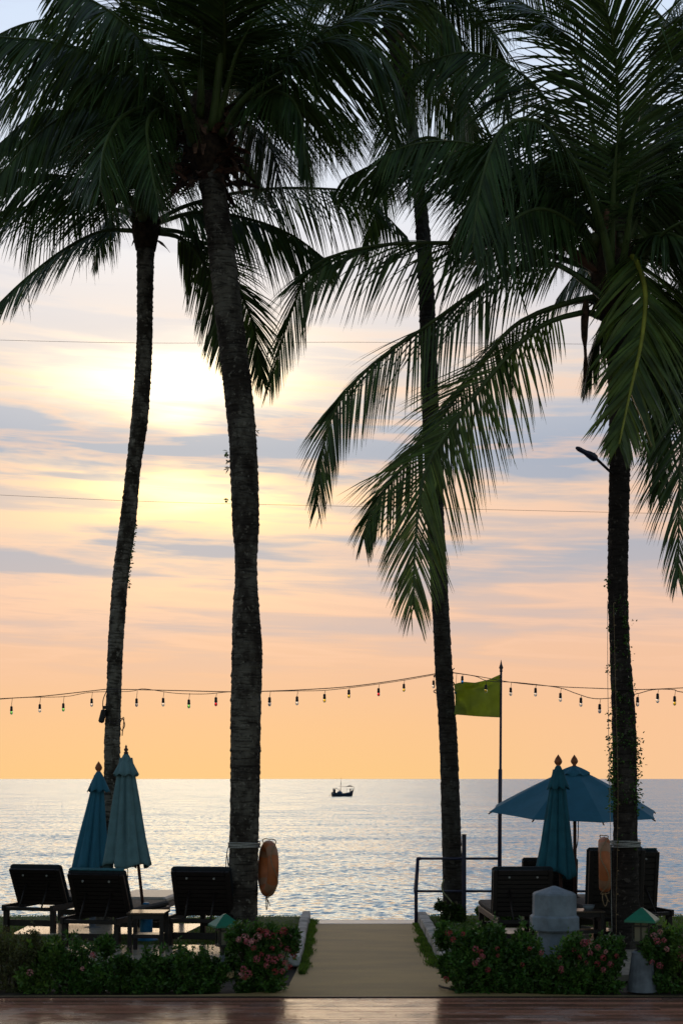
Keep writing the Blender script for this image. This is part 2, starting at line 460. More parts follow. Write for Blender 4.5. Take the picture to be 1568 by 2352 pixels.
def spline(pts, n):
    pts = [Vector(p) for p in pts]
    q = [pts[0]*2-pts[1]]+pts+[pts[-1]*2-pts[-2]]
    L = [0]
    for i in range(1, len(pts)): L.append(L[-1]+(pts[i]-pts[i-1]).length)
    out = []
    for j in range(n):
        s_ = L[-1]*j/(n-1); i = 0
        while i < len(pts)-2 and L[i+1] < s_: i += 1
        t_ = (s_-L[i])/max(1e-9, L[i+1]-L[i])
        p0, p1, p2, p3 = q[i], q[i+1], q[i+2], q[i+3]
        out.append(.5*((2*p1)+(p2-p0)*t_+(2*p0-5*p1+4*p2-p3)*t_*t_+(3*p1-p0-3*p2+p3)*t_**3))
    return out
def sheet(name, poly, z, m, kind='structure', parent=None, thick=0):
    mb = MB()
    vs = [(x, y, z) for x, y in poly]; n = len(vs)
    if thick:
        vs2 = [(x, y, z-thick) for x, y in poly]
        mb.add(vs+vs2, [tuple(range(n)), tuple(range(2*n-1, n-1, -1))]+[(i, n+i, n+(i+1) % n, (i+1) % n) for i in range(n)])
    else:
        mb.add(vs, [tuple(range(n))])
    return build(name, mb, m, parent, kind=kind)

# ------------------------------------------------------------------ setting
SEA_Z = -2.5
sheet('sea', [(-50000, 20), (50000, 20), (50000, 60000), (-50000, 60000)], SEA_Z, M_sea)
M_sand = mat('wet_sand', (.22, .17, .11), .8, .3, .5)
sheet('beach_ground', [(-60, -60), (60, -60), (60, 30), (-60, 30)], SEA_Z-.6, M_sand)
EDGE = 22.4
# garden terrace block with the sea wall as its far face
sheet('garden_ground', [(-40, 14.25), (40, 14.25), (40, EDGE), (-40, EDGE)], -.02, M_earth, thick=3.0)
sheet('terrace_ground', [(-40, -20), (40, -20), (40, 14.24), (-40, 14.24)], -.06, M_earth, thick=3.0)
# lawns
PL, PR = -.46, 1.12
def lawn(name, x0, x1, y0, y1, z):
    nx, ny = 40, 24
    mb = MB(); vs = []
    for j in range(ny+1):
        for i in range(nx+1):
            x = x0+(x1-x0)*i/nx; y = y0+(y1-y0)*j/ny
            yy = y + (.06*math.sin(x*1.3)+.05*math.sin(x*3.1+1) if j == ny else 0)
            vs.append((x, yy, z+.015*math.sin(x*1.7)*math.cos(y*1.3)-(0.02 if j == ny else 0)))
    fs = [(j*(nx+1)+i, j*(nx+1)+i+1, (j+1)*(nx+1)+i+1, (j+1)*(nx+1)+i) for j in range(ny) for i in range(nx)]
    mb.add(vs, fs, True); return build(name, mb, M_soil, kind='structure')
lawn('lawn', -9, -.60, 15.9, EDGE-.06, .05)
lawn('lawn', 1.32, 9, 15.9, EDGE+.12, .05)
# path: straight walk flaring along the deck, as a sheet
pp = [(-12, 14.26), (12, 14.26), (12, 14.34), (4.6, 14.36), (2.6, 14.45), (1.7, 14.62), (1.32, 14.85), (1.2, 15.3), (PR, 16.2), (PR+.02, 21.55),
      (PL+.02, 21.55), (-.5, 18.5), (-.52, 16.2), (-.56, 15.2), (-.66, 14.85), (-.95, 14.60), (-1.7, 14.48), (-4, 14.40), (-12, 14.37)]
sheet('path', pp, .0, M_path)
M_cope = mat('sea_wall_coping', (.50, .45, .42), .45, .2, 5, bump=.1, spec=.5)
mb = MB().box((.33, 21.85, -.02), (1.62, .56, .05), bev=.01)
build('path_landing', mb, M_cope, kind='structure')
mb = MB()
mb.box((-20.5, EDGE+.13, -.15), (40, .24, .22), bev=.02); mb.box((21.2, EDGE+.16, -.15), (40, .24, .22), bev=.02)
build('sea_wall_coping', mb, M_conc2, kind='structure')

# deck
dk = sheet('deck', [(-9, -4), (9, -4), (9, 14.22), (-9, 14.22)], -.035, M_dark, thick=.1)
mb = MB().box((0, 14.235, -.02), (18, .022, .085)); build('edge_board', mb, M_dark, dk)
pitch = .092; row = 0; yy = 14.17
shared = {}
rest = MB()
while yy > -3.5:
    if yy > 11.6:
        x = -4.6 + rnd.uniform(0, 1.8)
        xs = [-6.5]
        while x < 6: xs.append(x); x += rnd.choice([1.8, 2.4, 3.0])
        xs.append(6.5)
        for a, b_ in zip(xs[:-1], xs[1:]):
            L = round(b_-a-.006, 3)
            if L not in shared:
                mb = MB(); W = pitch-.013; h = .022
                # board with two shallow grooves along its length
                pr = [(-W/2, -h), (-W/2, -.003), (-W/2+.003, 0), (-.018, 0), (-.016, -.003), (-.012, -.003), (-.010, 0), (.010, 0), (.012, -.003), (.016, -.003), (.018, 0), (W/2-.003, 0), (W/2, -.003), (W/2, -h)]
                n = len(pr)
                vs = [(-L/2, p, q) for p, q in pr]+[(L/2, p, q) for p, q in pr]
                mb.add(vs, [(i, (i+1) % n, n+(i+1) % n, n+i) for i in range(n)]+[tuple(range(n)), tuple(range(2*n-1, n-1, -1))])
                ob = build('plank', mb, M_deck, dk); shared[L] = ob.data
            else:
                ob = bpy.data.objects.new('plank', shared[L]); COL.objects.link(ob); ob.parent = dk
            ob.location = ((a+b_)/2, yy, .012+rnd.uniform(-.0012, .0012)); ob.rotation_euler = (rnd.uniform(-.008, .008), 0, 0)
    else:
        rest.box((0, yy, 0), (14, pitch-.01, .022))
    yy -= pitch
build('decking', rest, M_deck, dk, kind='stuff')

# kerbs
def kerb(label, x, y0, y1, h, n, wd=.13):
    t_ = thing('kerb', label, 'kerb', (x, y0, 0)); L = (y1-y0)/n
    for i in range(n):
        mb = MB().box((0, 0, h/2), (wd*rnd.uniform(.92, 1.06), L-.02, h), bev=.014)
        ob = build('kerb_stone', mb, M_kerb, t_)
        ob.location = (rnd.uniform(-.008, .008), L*(i+.5), rnd.uniform(-.006, .006)); ob.rotation_euler = (rnd.uniform(-.02, .02), rnd.uniform(-.03, .03), rnd.uniform(-.02, .02))
kerb('pale worn concrete kerb along the left side of the sand coloured path', -.545, 16.6, 22.3, .13, 11)
kerb('pale concrete kerb of separate blocks along the right side of the path', 1.235, 16.35, 22.0, .15, 10, .15)

# ------------------------------------------------------------------ leaves / grass via numpy
def norm(a): return a/np.maximum(1e-9, np.linalg.norm(a, axis=-1, keepdims=True))
def blades(base, direc, length, width, droop=.3):
    """bent 3-vertex-row blades: returns verts, tri faces"""
    n = len(base); up = np.array([0, 0, 1.0])
    side = norm(np.cross(direc, rng.normal(size=(n, 3))))
    L = length[:, None]; W = width[:, None]
    m_ = base+direc*L*.55-up*L*droop*.15; tip = base+direc*L-up*L*droop
    v = np.stack([base-side*W*.5, base+side*W*.5, m_-side*W*.45, m_+side*W*.45, tip], 1).reshape(-1, 3)
    k = (np.arange(n)*5)[:, None]
    f = np.stack([k+[0, 1, 3], k+[0, 3, 2], k+[2, 3, 4]], 1).reshape(-1, 3)
    return v, f
def leafshape(base, direc, length, width):
    """elliptical leaf of 4 triangles folded on its midrib"""
    n = len(base)
    side = norm(np.cross(direc, rng.normal(size=(n, 3)))); nn = np.cross(direc, side)
    L = length[:, None]; W = width[:, None]
    a = base; b_ = base+direc*L*.45-side*W*.5+nn*W*.12; c_ = base+direc*L*.45+side*W*.5+nn*W*.12; m_ = base+direc*L*.5; tip = base+direc*L-nn*L*.08
    v = np.stack([a, b_, m_, c_, tip], 1).reshape(-1, 3); k = (np.arange(n)*5)[:, None]
    f = np.stack([k+[0, 2, 1], k+[1, 2, 4], k+[0, 3, 2], k+[3, 4, 2]], 1).reshape(-1, 3)
    return v, f
def grass(name, n, fx, h=(.03, .07), m=M_grass, z=.05, wid=.006):
    xy = fx(n); base = np.column_stack([xy, np.full(len(xy), z)])
    dr = norm(np.column_stack([rng.normal(0, .35, (len(xy), 2)), np.ones(len(xy))]))
    v, f = blades(base, dr, rng.uniform(*h, len(xy)), np.full(len(xy), wid), .25)
    return build(name, (v, f), m, kind='stuff')
def rect(x0, x1, y0, y1): return lambda n: np.column_stack([rng.uniform(x0, x1, n), rng.uniform(y0, y1, n)])
grass('lawn_grass', 52000, rect(-6.2, -.64, 16.4, EDGE-.08), h=(.02, .05))
grass('lawn_grass', 46000, rect(1.34, 6.2, 16.4, EDGE+.08), h=(.02, .05))
# shaggy verge between kerbs and path
def verge(x, s_, y0, y1):
    def f_(n):
        y = rng.uniform(y0, y1, n); return np.column_stack([x+s_*np.abs(rng.normal(0, .035, n))*(1+.2*np.sin(y*5)), y])
    return f_
grass('verge_grass', 7000, verge(-.47, 1, 16.0, 21.9), h=(.03, .10), z=0, wid=.008)
grass('verge_grass', 3500, verge(1.15, -1, 16.6, 21.5), h=(.02, .07), z=0, wid=.008)
def clump_v(n):
    c = rng.uniform(16.5, 19.5, 9); k = rng.integers(0, 9, n)
    return np.column_stack([1.13-np.abs(rng.normal(0, .05, n)), c[k]+rng.normal(0, .09, n)])
grass('verge_weeds', 2600, clump_v, h=(.03, .09), z=0, wid=.01)

# patio slabs below the loungers
def slab(name, pts, z=.075):
    return sheet(name, [(p.x, p.y) for p in pts], z, M_patio, thick=.07)
slab('patio', [G(28, 2146, .07), G(420, 2146, .07), G(470, 2122, .07), G(75, 2122, .07)])
slab('patio', [G(60, 2230, .07), G(560, 2230, .07), G(560, 2171, .07), G(158, 2171, .07)])
slab('patio', [G(1110, 2240, .07), G(1520, 2240, .07), G(1500, 2140, .07), G(1480, 2132, .07), G(1160, 2132, .07)])
slab('patio', [G(1470, 2152, .07), G(1498, 2152, .07), G(1480, 2131, .07), G(1440, 2131, .07)], z=.071)

# ------------------------------------------------------------------ palms
def frond_mesh(pts, lmax, nl, roll0, roll1, droop, wid, lf=.22, open_=1.0, sparse=0.0, kink=.04, seed=0):
    r = np.random.default_rng(seed)
    N = 60
    C = np.array([list(p) for p in spline(pts, N)])
    T = norm(np.gradient(C, axis=0))
    # parallel transported horizontal side vector
    S = np.zeros_like(C); up = np.array([0, 0, 1.0])
    s0 = np.cross(T[0], up)
    if np.linalg.norm(s0) < .15: s0 = np.array([1.0, 0, 0])
    s0 = s0/np.linalg.norm(s0)
    for i in range(N):
        s0 = s0-T[i]*s0.dot(T[i]); s0 = s0/np.linalg.norm(s0); S[i] = s0
    U = np.cross(S, T)
    ts = np.linspace(lf, .995, nl)
    ts = np.repeat(ts, 2)+r.normal(0, .002, nl*2); ts = np.clip(ts, 0, .999)
    side = np.tile([1.0, -1.0], nl)
    if sparse > 0:
        keep = r.random(nl*2) > sparse; ts = ts[keep]; side = side[keep]
    n = len(ts)
    fi = ts*(N-1); i0 = fi.astype(int); fr = (fi-i0)[:, None]; i1 = np.minimum(i0+1, N-1)
    c = C[i0]*(1-fr)+C[i1]*fr; tt = norm(T[i0]*(1-fr)+T[i1]*fr); ss = norm(S[i0]*(1-fr)+S[i1]*fr); uu = np.cross(ss, tt)
    roll = (roll0+(roll1-roll0)*ts)[:, None]
    sd = ss*np.cos(roll)+uu*np.sin(roll); un = np.cross(sd, tt)
    u_ = (ts-lf)/(1-lf)
    prof = np.minimum(1, .55+3.2*u_)*(1-.70*np.clip((u_-.45)/.55, 0, 1)**1.6)
    # neighbours move together: smooth noise along the rachis, little white noise
    gx = np.linspace(0, 1, 26)
    def coh(a): return np.where(side > 0, np.interp(ts, gx, r.normal(0, a, 26)), np.interp(ts, gx, r.normal(0, a, 26)))
    L = (lmax*prof*(1+coh(.05))*r.uniform(.93, 1.05, n))[:, None]
    sweep = np.radians(30+34*u_**1.2+coh(4)+r.normal(0, 1.6, n))[:, None]
    vee = np.radians(8+coh(8)+r.normal(0, 2.5, n))[:, None]*open_
    g = np.array([0, 0, -1.0])
    hang = (droop*(1+coh(.22))*r.uniform(.9, 1.1, n))[:, None]
    d0 = norm(sd*side[:, None]*np.cos(sweep)*np.cos(vee)+tt*np.sin(sweep)+un*np.sin(vee)*.5+g*hang)
    dp = (.16*r.uniform(.4, 1.6, n))[:, None]
    K = 4
    # integrate a drooping blade
    pos = [c]; dirs = []
    dd = d0
    kk = r.random(n) < kink; kseg = r.integers(1, 4, n)
    for k in range(K):
        dd = norm(dd+g*dp*(.3+1.0*k/K))
        hit = (kk & (kseg == k))[:, None]
        dd = np.where(hit, norm(g*1.0+r.normal(0, .25, (n, 3))), dd)
        dirs.append(dd); pos.append(pos[-1]+dd*L/K)
    wv = norm(tt-dd*np.sum(tt*dd, 1, keepdims=True))
    wv = norm(tt-dirs[0]*np.sum(tt*dirs[0], 1, keepdims=True)+r.normal(0, .16, (n, 3)))
    ww = [.7, 1.0, .9, .55, .04]
    rows = []
    for k in range(K+1):
        h = (wid*ww[k]*.5)
        wk = wv
        rows.append(pos[k]-wk*h); rows.append(pos[k]+wk*h)
    V = np.stack(rows, 1).reshape(-1, 3)
    b0 = (np.arange(n)*(2*(K+1)))[:, None]
    F = np.concatenate([b0+[2*k, 2*k+1, 2*k+3, 2*k+2] for k in range(K)], 0)
    return V, F, C
FID = [0]
def frond(tree, pts, lmax=1.0, nl=115, roll=(0, .6), droop=.28, wid=.032, m=None, mr=None, sparse=0.0, thick=.03, lf=.13, kink=.04):
    FID[0] += 1
    droop = droop*2.0; nl = int(nl*1.08); lmax *= 1.22; wid *= .74
    V, F, C = frond_mesh(pts, lmax, nl, roll[0], roll[1], droop, wid, lf=lf, sparse=sparse, kink=kink, seed=FID[0])
    n = 26; cc = [Vector(C[int(i*(len(C)-1)/(n-1))]) for i in range(n)]
    rr = [thick*(1-.86*(i/(n-1))**.7)+.004 for i in range(n)]
    mb = MB().tube(cc, rr, 6)
    I = np.array(tree.matrix_basis.inverted()); A = np.array(mb.v) @ I[:3, :3].T + I[:3, 3]
    mb.v = [tuple(a) for a in A]
    fo = build('frond', mb, mr or M_midrib, tree)
    V = V @ I[:3, :3].T + I[:3, 3]
    build('leaflets', (V, F), m or M_frond, fo, kind='stuff')
    return fo
def rand_frond(tree, c, azd, eld, L, lmax=1.0, **kw):
    """a natural arching frond: start direction, gravity bends it"""
    d_ = Vector((math.cos(R(azd))*math.cos(R(eld)), math.sin(R(azd))*math.cos(R(eld)), math.sin(R(eld))))
    p = Vector(c); pts = [p.copy()]; n = 9
    for i in range(n):
        p = p+d_*(L/n); pts.append(p.copy())
        d_ = (d_+Vector((0, 0, -1))*(.13+.05*i/n*2)).normalized()
    return frond(tree, pts, lmax, **kw)
def trunk(tree, pts, rads, m, ring=.075, amp=.012, seed=0, sides=22, n=None):
    r = random.Random(seed)
    pts3 = pts; L = sum((Vector(a)-Vector(b_)).length for a, b_ in zip(pts[:-1], pts[1:]))
    n = n or int(L/.022)
    C = spline(pts, n)
    CL = [0]
    for a, b_ in zip(pts[:-1], pts[1:]): CL.append(CL[-1]+(Vector(a)-Vector(b_)).length)
    vs = []; acc = 0; u = Vector((1, 0, 0)); nxt = 0; jit = 0; ph = [r.uniform(0, 6) for _ in range(6)]
    step = L/(n-1); edge = [0]
    while edge[-1] < L: edge.append(edge[-1]+ring*r.uniform(.65, 1.35))
    ei = 0
    for i in range(n):
        s_ = i*step
        while ei < len(edge)-2 and edge[ei+1] < s_: ei += 1
        q = (s_-edge[ei])/(edge[ei+1]-edge[ei])
        rad = float(np.interp(s_, CL, rads))
        T = (C[min(n-1, i+1)]-C[max(0, i-1)]).normalized(); uu = (u-T*u.dot(T)).normalized(); vv = T.cross(uu)
        for j in range(sides):
            a = 2*PI*j/sides
            w_ = .5*math.sin(2*a+ph[0]+s_*.9)+.5*math.sin(3*a+ph[1]-s_*1.7)
            rr = rad*(1+.030*w_)+amp*(.3+.8*s_/L)*((1-q)**2-.3)*(1+.6*math.sin(a*2+ei*2.1)+.5*math.sin(ei*4.3))+.006*math.sin(a*7+ei*1.3+ph[2])*math.sin(s_*11+ph[3])+r.uniform(-.0025, .0025)
            vs.append(C[i]+(uu*math.cos(a)+vv*math.sin(a))*rr)
    fs = [(i*sides+k, i*sides+(k+1) % sides, (i+1)*sides+(k+1) % sides, (i+1)*sides+k) for i in range(n-1) for k in range(sides)]
    mb = MB(); mb.add(vs, fs, True); mb.f.append(tuple((n-1)*sides+i for i in range(sides))); mb.sm.append(False)
    build('trunk', mb, m, tree, world=True)
    return C
def sheath(tree, c, n, r0, r1, h, seed, m=M_fibre, size=(.12, .42)):
    """ragged dry leaf bases round the top of a trunk"""
    r = random.Random(seed); c = Vector(c)
    for i in range(n):
        a = r.uniform(0, 2*PI); z = r.uniform(-h, h*.6)
        rad = r0+(r1-r0)*r.random()
        b_ = c+Vector((math.cos(a)*rad*.6, math.sin(a)*rad*.6, z))
        out = Vector((math.cos(a), math.sin(a), r.uniform(-1.2, .8))).normalized()
        L = r.uniform(*size); W = L*r.uniform(.25, .5); side = out.cross(Vector((0, 0, 1))).normalized()
        mb = MB(); vs = []; p = b_.copy(); d_ = out.copy()
        K = 5
        for k in range(K+1):
            q = k/K; ww = W*(1-.75*q**1.5)*.5
            vs += [p-side*ww+Vector((0, 0, r.uniform(-.02, .02))), p+d_.cross(side)*ww*.35, p+side*ww+Vector((0, 0, r.uniform(-.02, .02)))]
            p = p+d_*L/K; d_ = (d_+Vector((r.uniform(-.3, .3), r.uniform(-.3, .3), r.uniform(-.6, .05)))*.6).normalized()
        fs = []
        for k in range(K):
            for s_ in range(2): fs.append((k*3+s_, k*3+s_+1, (k+1)*3+s_+1, (k+1)*3+s_))
        mb.add(vs, fs, True)
        build('dry_sheath', mb, m, tree, world=True)
def coconuts(tree, c, n, seed):
    r = random.Random(seed); c = Vector(c)
    for i in range(n):
        a = r.uniform(0, 2*PI); q = c+Vector((math.cos(a)*r.uniform(.12, .28), math.sin(a)*r.uniform(.12, .28), r.uniform(-.25, .05)))
        s_ = r.uniform(.06, .10)
        mb = MB().lathe([(.01*1, -s_), (s_*.6, -s_*.8), (s_*.95, -s_*.2), (s_, .1*s_), (s_*.75, s_*.75), (.015, s_*1.15)], 10, q)
        build('coconut', mb, M_coco, tree, world=True)
def DP(lst, Y0, dyend):
    """picture polyline -> 3D with depth running from the crown depth Y0 by dyend"""
    n = len(lst); out = []
    for i, (x, y) in enumerate(lst):
        q = i/(n-1); out.append(P(x, y, Y0+dyend*q))
    return out
def petiole(tree, pts, Y0, dy, r0=.05, r1=.025, m=None):
    (xa, ya), (xb, yb) = pts[-2], pts[-1]; pts = pts+[(xb+(xb-xa)*1.1+(xb-pts[0][0])*.25, yb+(yb-ya)*.9)]
    build('petiole', MB().tube(spline(DP(pts, Y0, dy*2.2), 16), [r0*.92*(1-.93*(i/15)**1.3) for i in range(16)], 8), m or M_petiole, tree, world=True)

# --- palm A: slender left palm
YA = 21.0
A = thing('palm_tree', 'slender leaning palm with lichen patches on its trunk, behind the two closed left umbrellas', 'palm tree', G(238, 2131, .04))
xs = [(236, 2131, 46), (240, 2006, 40), (257, 1800, 38), (258, 1700, 36), (263, 1568, 34), (267, 1470, 36), (277, 1330, 36), (293, 1205, 37), (306, 1080, 33), (322, 956, 38), (332, 790, 36), (333, 690, 36), (334, 590, 40), (336, 520, 48)]
trunk(A, [P(x, y, YA) for x, y, _ in xs], [w_*YA/FP/2 for _, _, w_ in xs], M_trunk1, .085, .010, 1)
build('trunk_top', MB().lathe([(.15, -.35), (.20, -.1), (.21, .1), (.16, .4), (.08, .8), (.02, 1.1)], 14, P(335, 520, YA)), M_fibre_core, A, world=True)
frs = [([(320, 480), (230, 430), (140, 404), (-30, 396)], -1.0, (.1, .5), 1.15, .5),
       ([(320, 500), (200, 462), (90, 470), (-60, 500)], 1.2, (0, .4), 1.1, .55),
       ([(318, 530), (235, 532), (150, 572), (60, 640), (-20, 715)], .3, (.3, .9), .85, .25),
       ([(355, 510), (430, 472), (560, 440), (700, 432), (830, 450), (935, 545)], 1.0, (0, .5), 1.0, .75),
       ([(355, 515), (450, 488), (560, 500), (670, 540), (765, 610)], -.4, (.1, .5), 1.0, .8),
       ([(365, 535), (415, 548), (465, 600), (500, 700), (525, 830)], .6, (.6, 1.2), .8, .25),
       ([(360, 525), (440, 545), (530, 640), (580, 740), (605, 880)], 1.3, (.5, 1.3), .8, .3),
       ([(320, 480), (240, 380), (140, 330), (20, 330), (-60, 380)], .8, (0, .6), 1.0, .5),
       ([(330, 470), (290, 350), (200, 270), (90, 260), (0, 330)], -1.2, (.2, .6), 1.0, .5),
       ([(350, 480), (390, 360), (450, 300), (540, 330), (600, 420)], 1.6, (0, .6), 1.0, .5),
       ([(345, 470), (370, 330), (400, 200), (440, 100)], 1.5, (.4, .9), 1.0, .4),
       ([(335, 470), (325, 380), (318, 330), (330, 360), (360, 450)], -2.4, (.8, 1.3), .8, .5),
       ([(330, 500), (280, 480), (240, 520), (220, 610)], 2.2, (.3, 1.0), .6, .3)]
for pts, dy_, ro, lm, dr in frs: frond(A, DP(pts, YA, dy_), lm*.92, nl=100, roll=ro, droop=dr*.8, thick=.035)
for k in range(4): rand_frond(A, P(336, 490, YA), rnd.uniform(0, 360), rnd.uniform(45, 80), rnd.uniform(2.6, 3.6), .9, roll=(rnd.uniform(0, .6), .8), droop=.35)
sheath(A, P(336, 510, YA), 16, .15, .26, .25, 5, size=(.10, .30)); coconuts(A, P(330, 480, YA), 9, 5)
for q in ([(325, 500), (316, 450), (308, 400)], [(340, 500), (345, 440), (352, 380)], [(350, 505), (372, 450), (385, 395)], [(330, 505), (328, 440), (322, 370)]): petiole(A, q, YA-.15, -.3, .045, .03)

# --- palm B: thick centre-left palm
YB = 18.5
B = thing('palm_tree', 'thickest palm, left of the path, white rope round its trunk and shaggy brown crown', 'palm tree', P(560, 2192, YB))
xs = [(558, 2192, 68), (558, 2120, 67), (562, 1850, 66), (564, 1646, 69), (568, 1500, 71), (566, 1406, 62), (566, 1340, 52), (566, 1281, 50), (564, 1206, 63), (560, 1081, 65), (554, 956, 62), (540, 831, 64), (524, 706, 62), (507, 560, 59), (491, 450, 56), (480, 370, 62)]
trunk(B, [P(x, y, YB) for x, y, _ in xs], [w_*YB/FP/2 for _, _, w_ in xs], M_trunk2, .095, .013, 2, sides=26)
crB = (478, 300)
build('trunk_top', MB().lathe([(.17, -.55), (.27, -.3), (.30, 0), (.25, .3), (.15, .6), (.06, .9)], 16, P(478, 310, YB), fn=lambda a, q: 1+.16*math.sin(3*a+5*q)+.1*math.sin(7*a-9*q)), M_fibre_core, B, world=True)
sheath(B, P(472, 325, YB), 120, .26, .60, .62, 6, size=(.14, .46)); coconuts(B, P(465, 290, YB), 7, 6)
frs = [([(450, 270), (415, 215), (350, 120), (250, 25), (130, -40)], -1.6, (.1, .4), 1.15, .6),
       ([(430, 270), (395, 235), (320, 183), (225, 128), (110, 95), (-50, 82)], -1.0, (.1, .5), 1.15, .5),
       ([(430, 280), (340, 230), (230, 230), (110, 290), (0, 400)], -.2, (.2, .9), 1.05, .35),
       ([(430, 280), (350, 245), (280, 270), (240, 340), (230, 430)], -2.2, (.4, .9), 1.0, .45),
       ([(440, 290), (380, 250), (340, 280), (345, 370), (365, 480)], -2.0, (.8, 1.3), .75, .35),
       ([(510, 260), (570, 215), (640, 160), (720, 90), (830, 25), (950, -30)], -.6, (.1, .5), 1.4, .32),
       ([(510, 265), (590, 190), (700, 110), (800, 90), (880, 130), (930, 230)], -1.5, (.2, .6), 1.35, .40),
       ([(520, 280), (580, 225), (650, 215), (690, 270), (700, 380)], -1.8, (.2, .9), 1.0, .5),
       ([(500, 250), (515, 140), (515, 30), (505, -90)], -1.8, (0, .2), 1.1, .1),
       ([(470, 250), (455, 140), (440, 20), (400, -90)], -1.0, (.2, .4), 1.1, .2),
       ([(480, 240), (540, 90), (620, 0), (720, -60)], 1.0, (.3, .8), 1.1, .4),
       ([(500, 250), (560, 110), (640, 60), (740, 60), (820, 110)], 1.8, (.1, .7), 1.1, .5),
       ([(510, 270), (560, 280), (620, 330), (640, 420)], 2.4, (.2, .9), .9, .5),
       ([(520, 270), (620, 240), (720, 240), (820, 290)], 2.2, (.1, .6), 1.0, .5)]
for i, (pts, dy_, ro, lm, dr) in enumerate(frs): frond(B, DP(pts, YB, dy_), lm, nl=104, roll=ro, droop=dr, thick=.042, wid=.034, kink=.03)
for k in range(3): rand_frond(B, P(480, 260, YB), rnd.uniform(0, 360), rnd.uniform(40, 82), rnd.uniform(3.4, 4.6), 1.1, nl=95, roll=(rnd.uniform(0, .8), .9), droop=.4, wid=.034)
for q, r_ in (([(488, 300), (500, 200), (508, 90), (512, -20)], .075), ([(460, 270), (462, 190), (455, 90), (448, 0)], .06), ([(440, 330), (425, 275), (400, 215)], .065), ([(425, 310), (400, 270), (375, 240)], .04),
              ([(510, 310), (545, 250), (590, 200)], .07), ([(515, 300), (560, 262), (610, 215)], .045), ([(440, 280), (428, 225), (412, 170)], .05), ([(500, 290), (522, 200), (545, 120)], .055)):
    petiole(B, q, YB-.25, -.45, r_, r_*.55)

# --- palm C: right of the path
YC = 22.0
C_ = thing('palm_tree', 'palm right of the path, trunk crossing the railing, grassy tuft at its foot', 'palm tree', P(1039, 2122, YC))
xs = [(1040, 2122, 48), (1038, 2000, 45), (1032, 1776, 42), (1028, 1676, 42), (1019, 1551, 41), (1013, 1440, 39), (1004, 1277, 39), (996, 1100, 39), (988, 952, 39), (983, 800, 38), (978, 640, 36), (970, 525, 33), (962, 440, 29), (946, 300, 28), (922, 160, 29), (892, 40, 34)]
trunk(C_, [P(x, y, YC) for x, y, _ in xs], [w_*YC/FP/2 for _, _, w_ in xs], M_trunk3, .11, .012, 3)
sheath(C_, P(892, 30, YC), 20, .2, .4, .4, 8)
frs = [([(892, 30), (937, 2), (987, 20), (1037, 60), (1062, 150), (1045, 280)], -1.5, (.2, .8), 1.25, .6),
       ([(892, 40), (930, 120), (950, 230), (945, 360), (935, 450)], -1.5, (.6, .8), .8, .3),
       ([(885, 40), (905, 180), (900, 330), (868, 470), (835, 590)], .5, (.7, 1.3), .7, .3),
       ([(885, 30), (820, 20), (760, 80), (730, 180)], .6, (.2, .8), 1.0, .5),
       ([(895, 30), (990, -20), (1090, 20), (1150, 130), (1160, 260)], .8, (.2, .7), 1.0, .5),
       ([(900, 40), (985, 70), (1050, 170), (1075, 300), (1070, 420)], 1.4, (.3, .9), 1.0, .4),
       ([(895, 30), (960, 130), (1030, 240), (1100, 330), (1140, 460)], .2, (.3, .9), 1.0, .35),
       ([(890, 20), (860, -60), (800, -90), (720, -60)], -.5, (.2, .7), 1.1, .6)]
for pts, dy_, ro, lm, dr in frs: frond(C_, DP(pts, YC, dy_), lm, nl=88, roll=ro, droop=dr, thick=.035, wid=.034)
for k in range(6): rand_frond(C_, P(892, 20, YC), rnd.uniform(0, 360), rnd.uniform(20, 70), rnd.uniform(3.0, 4.2), 1.05, roll=(rnd.uniform(0, .8), .9), droop=.4)

# --- palm D: right palm
YD = 17.9
D_ = thing('palm_tree', 'right hand palm with ferns climbing its dark trunk and a street lamp on it', 'palm tree', P(1438, 2196, YD))
xs = [(1437, 2196, 68), (1437, 2150, 65), (1436, 2000, 56), (1435, 1886, 54), (1432, 1676, 55), (1426, 1555, 50), (1422, 1483, 46), (1418, 1363, 46), (1419, 1243, 47), (1421, 1123, 47), (1421, 1000, 46), (1418, 850, 46), (1412, 720, 52), (1404, 600, 66)]
trunk(D_, [P(x, y, YD) for x, y, _ in xs], [w_*YD/FP/2 for _, _, w_ in xs], M_trunk4, .10, .010, 4, sides=24)
build('trunk_top', MB().lathe([(.18, -.6), (.26, -.2), (.28, .1), (.2, .5), (.1, .9)], 14, P(1404, 620, YD)), M_fibre_core, D_, world=True)
sheath(D_, P(1404, 620, YD), 26, .2, .38, .45, 9, size=(.14, .42)); coconuts(D_, P(1440, 560, YD-.1), 16, 9); coconuts(D_, P(1375, 560, YD), 8, 10)
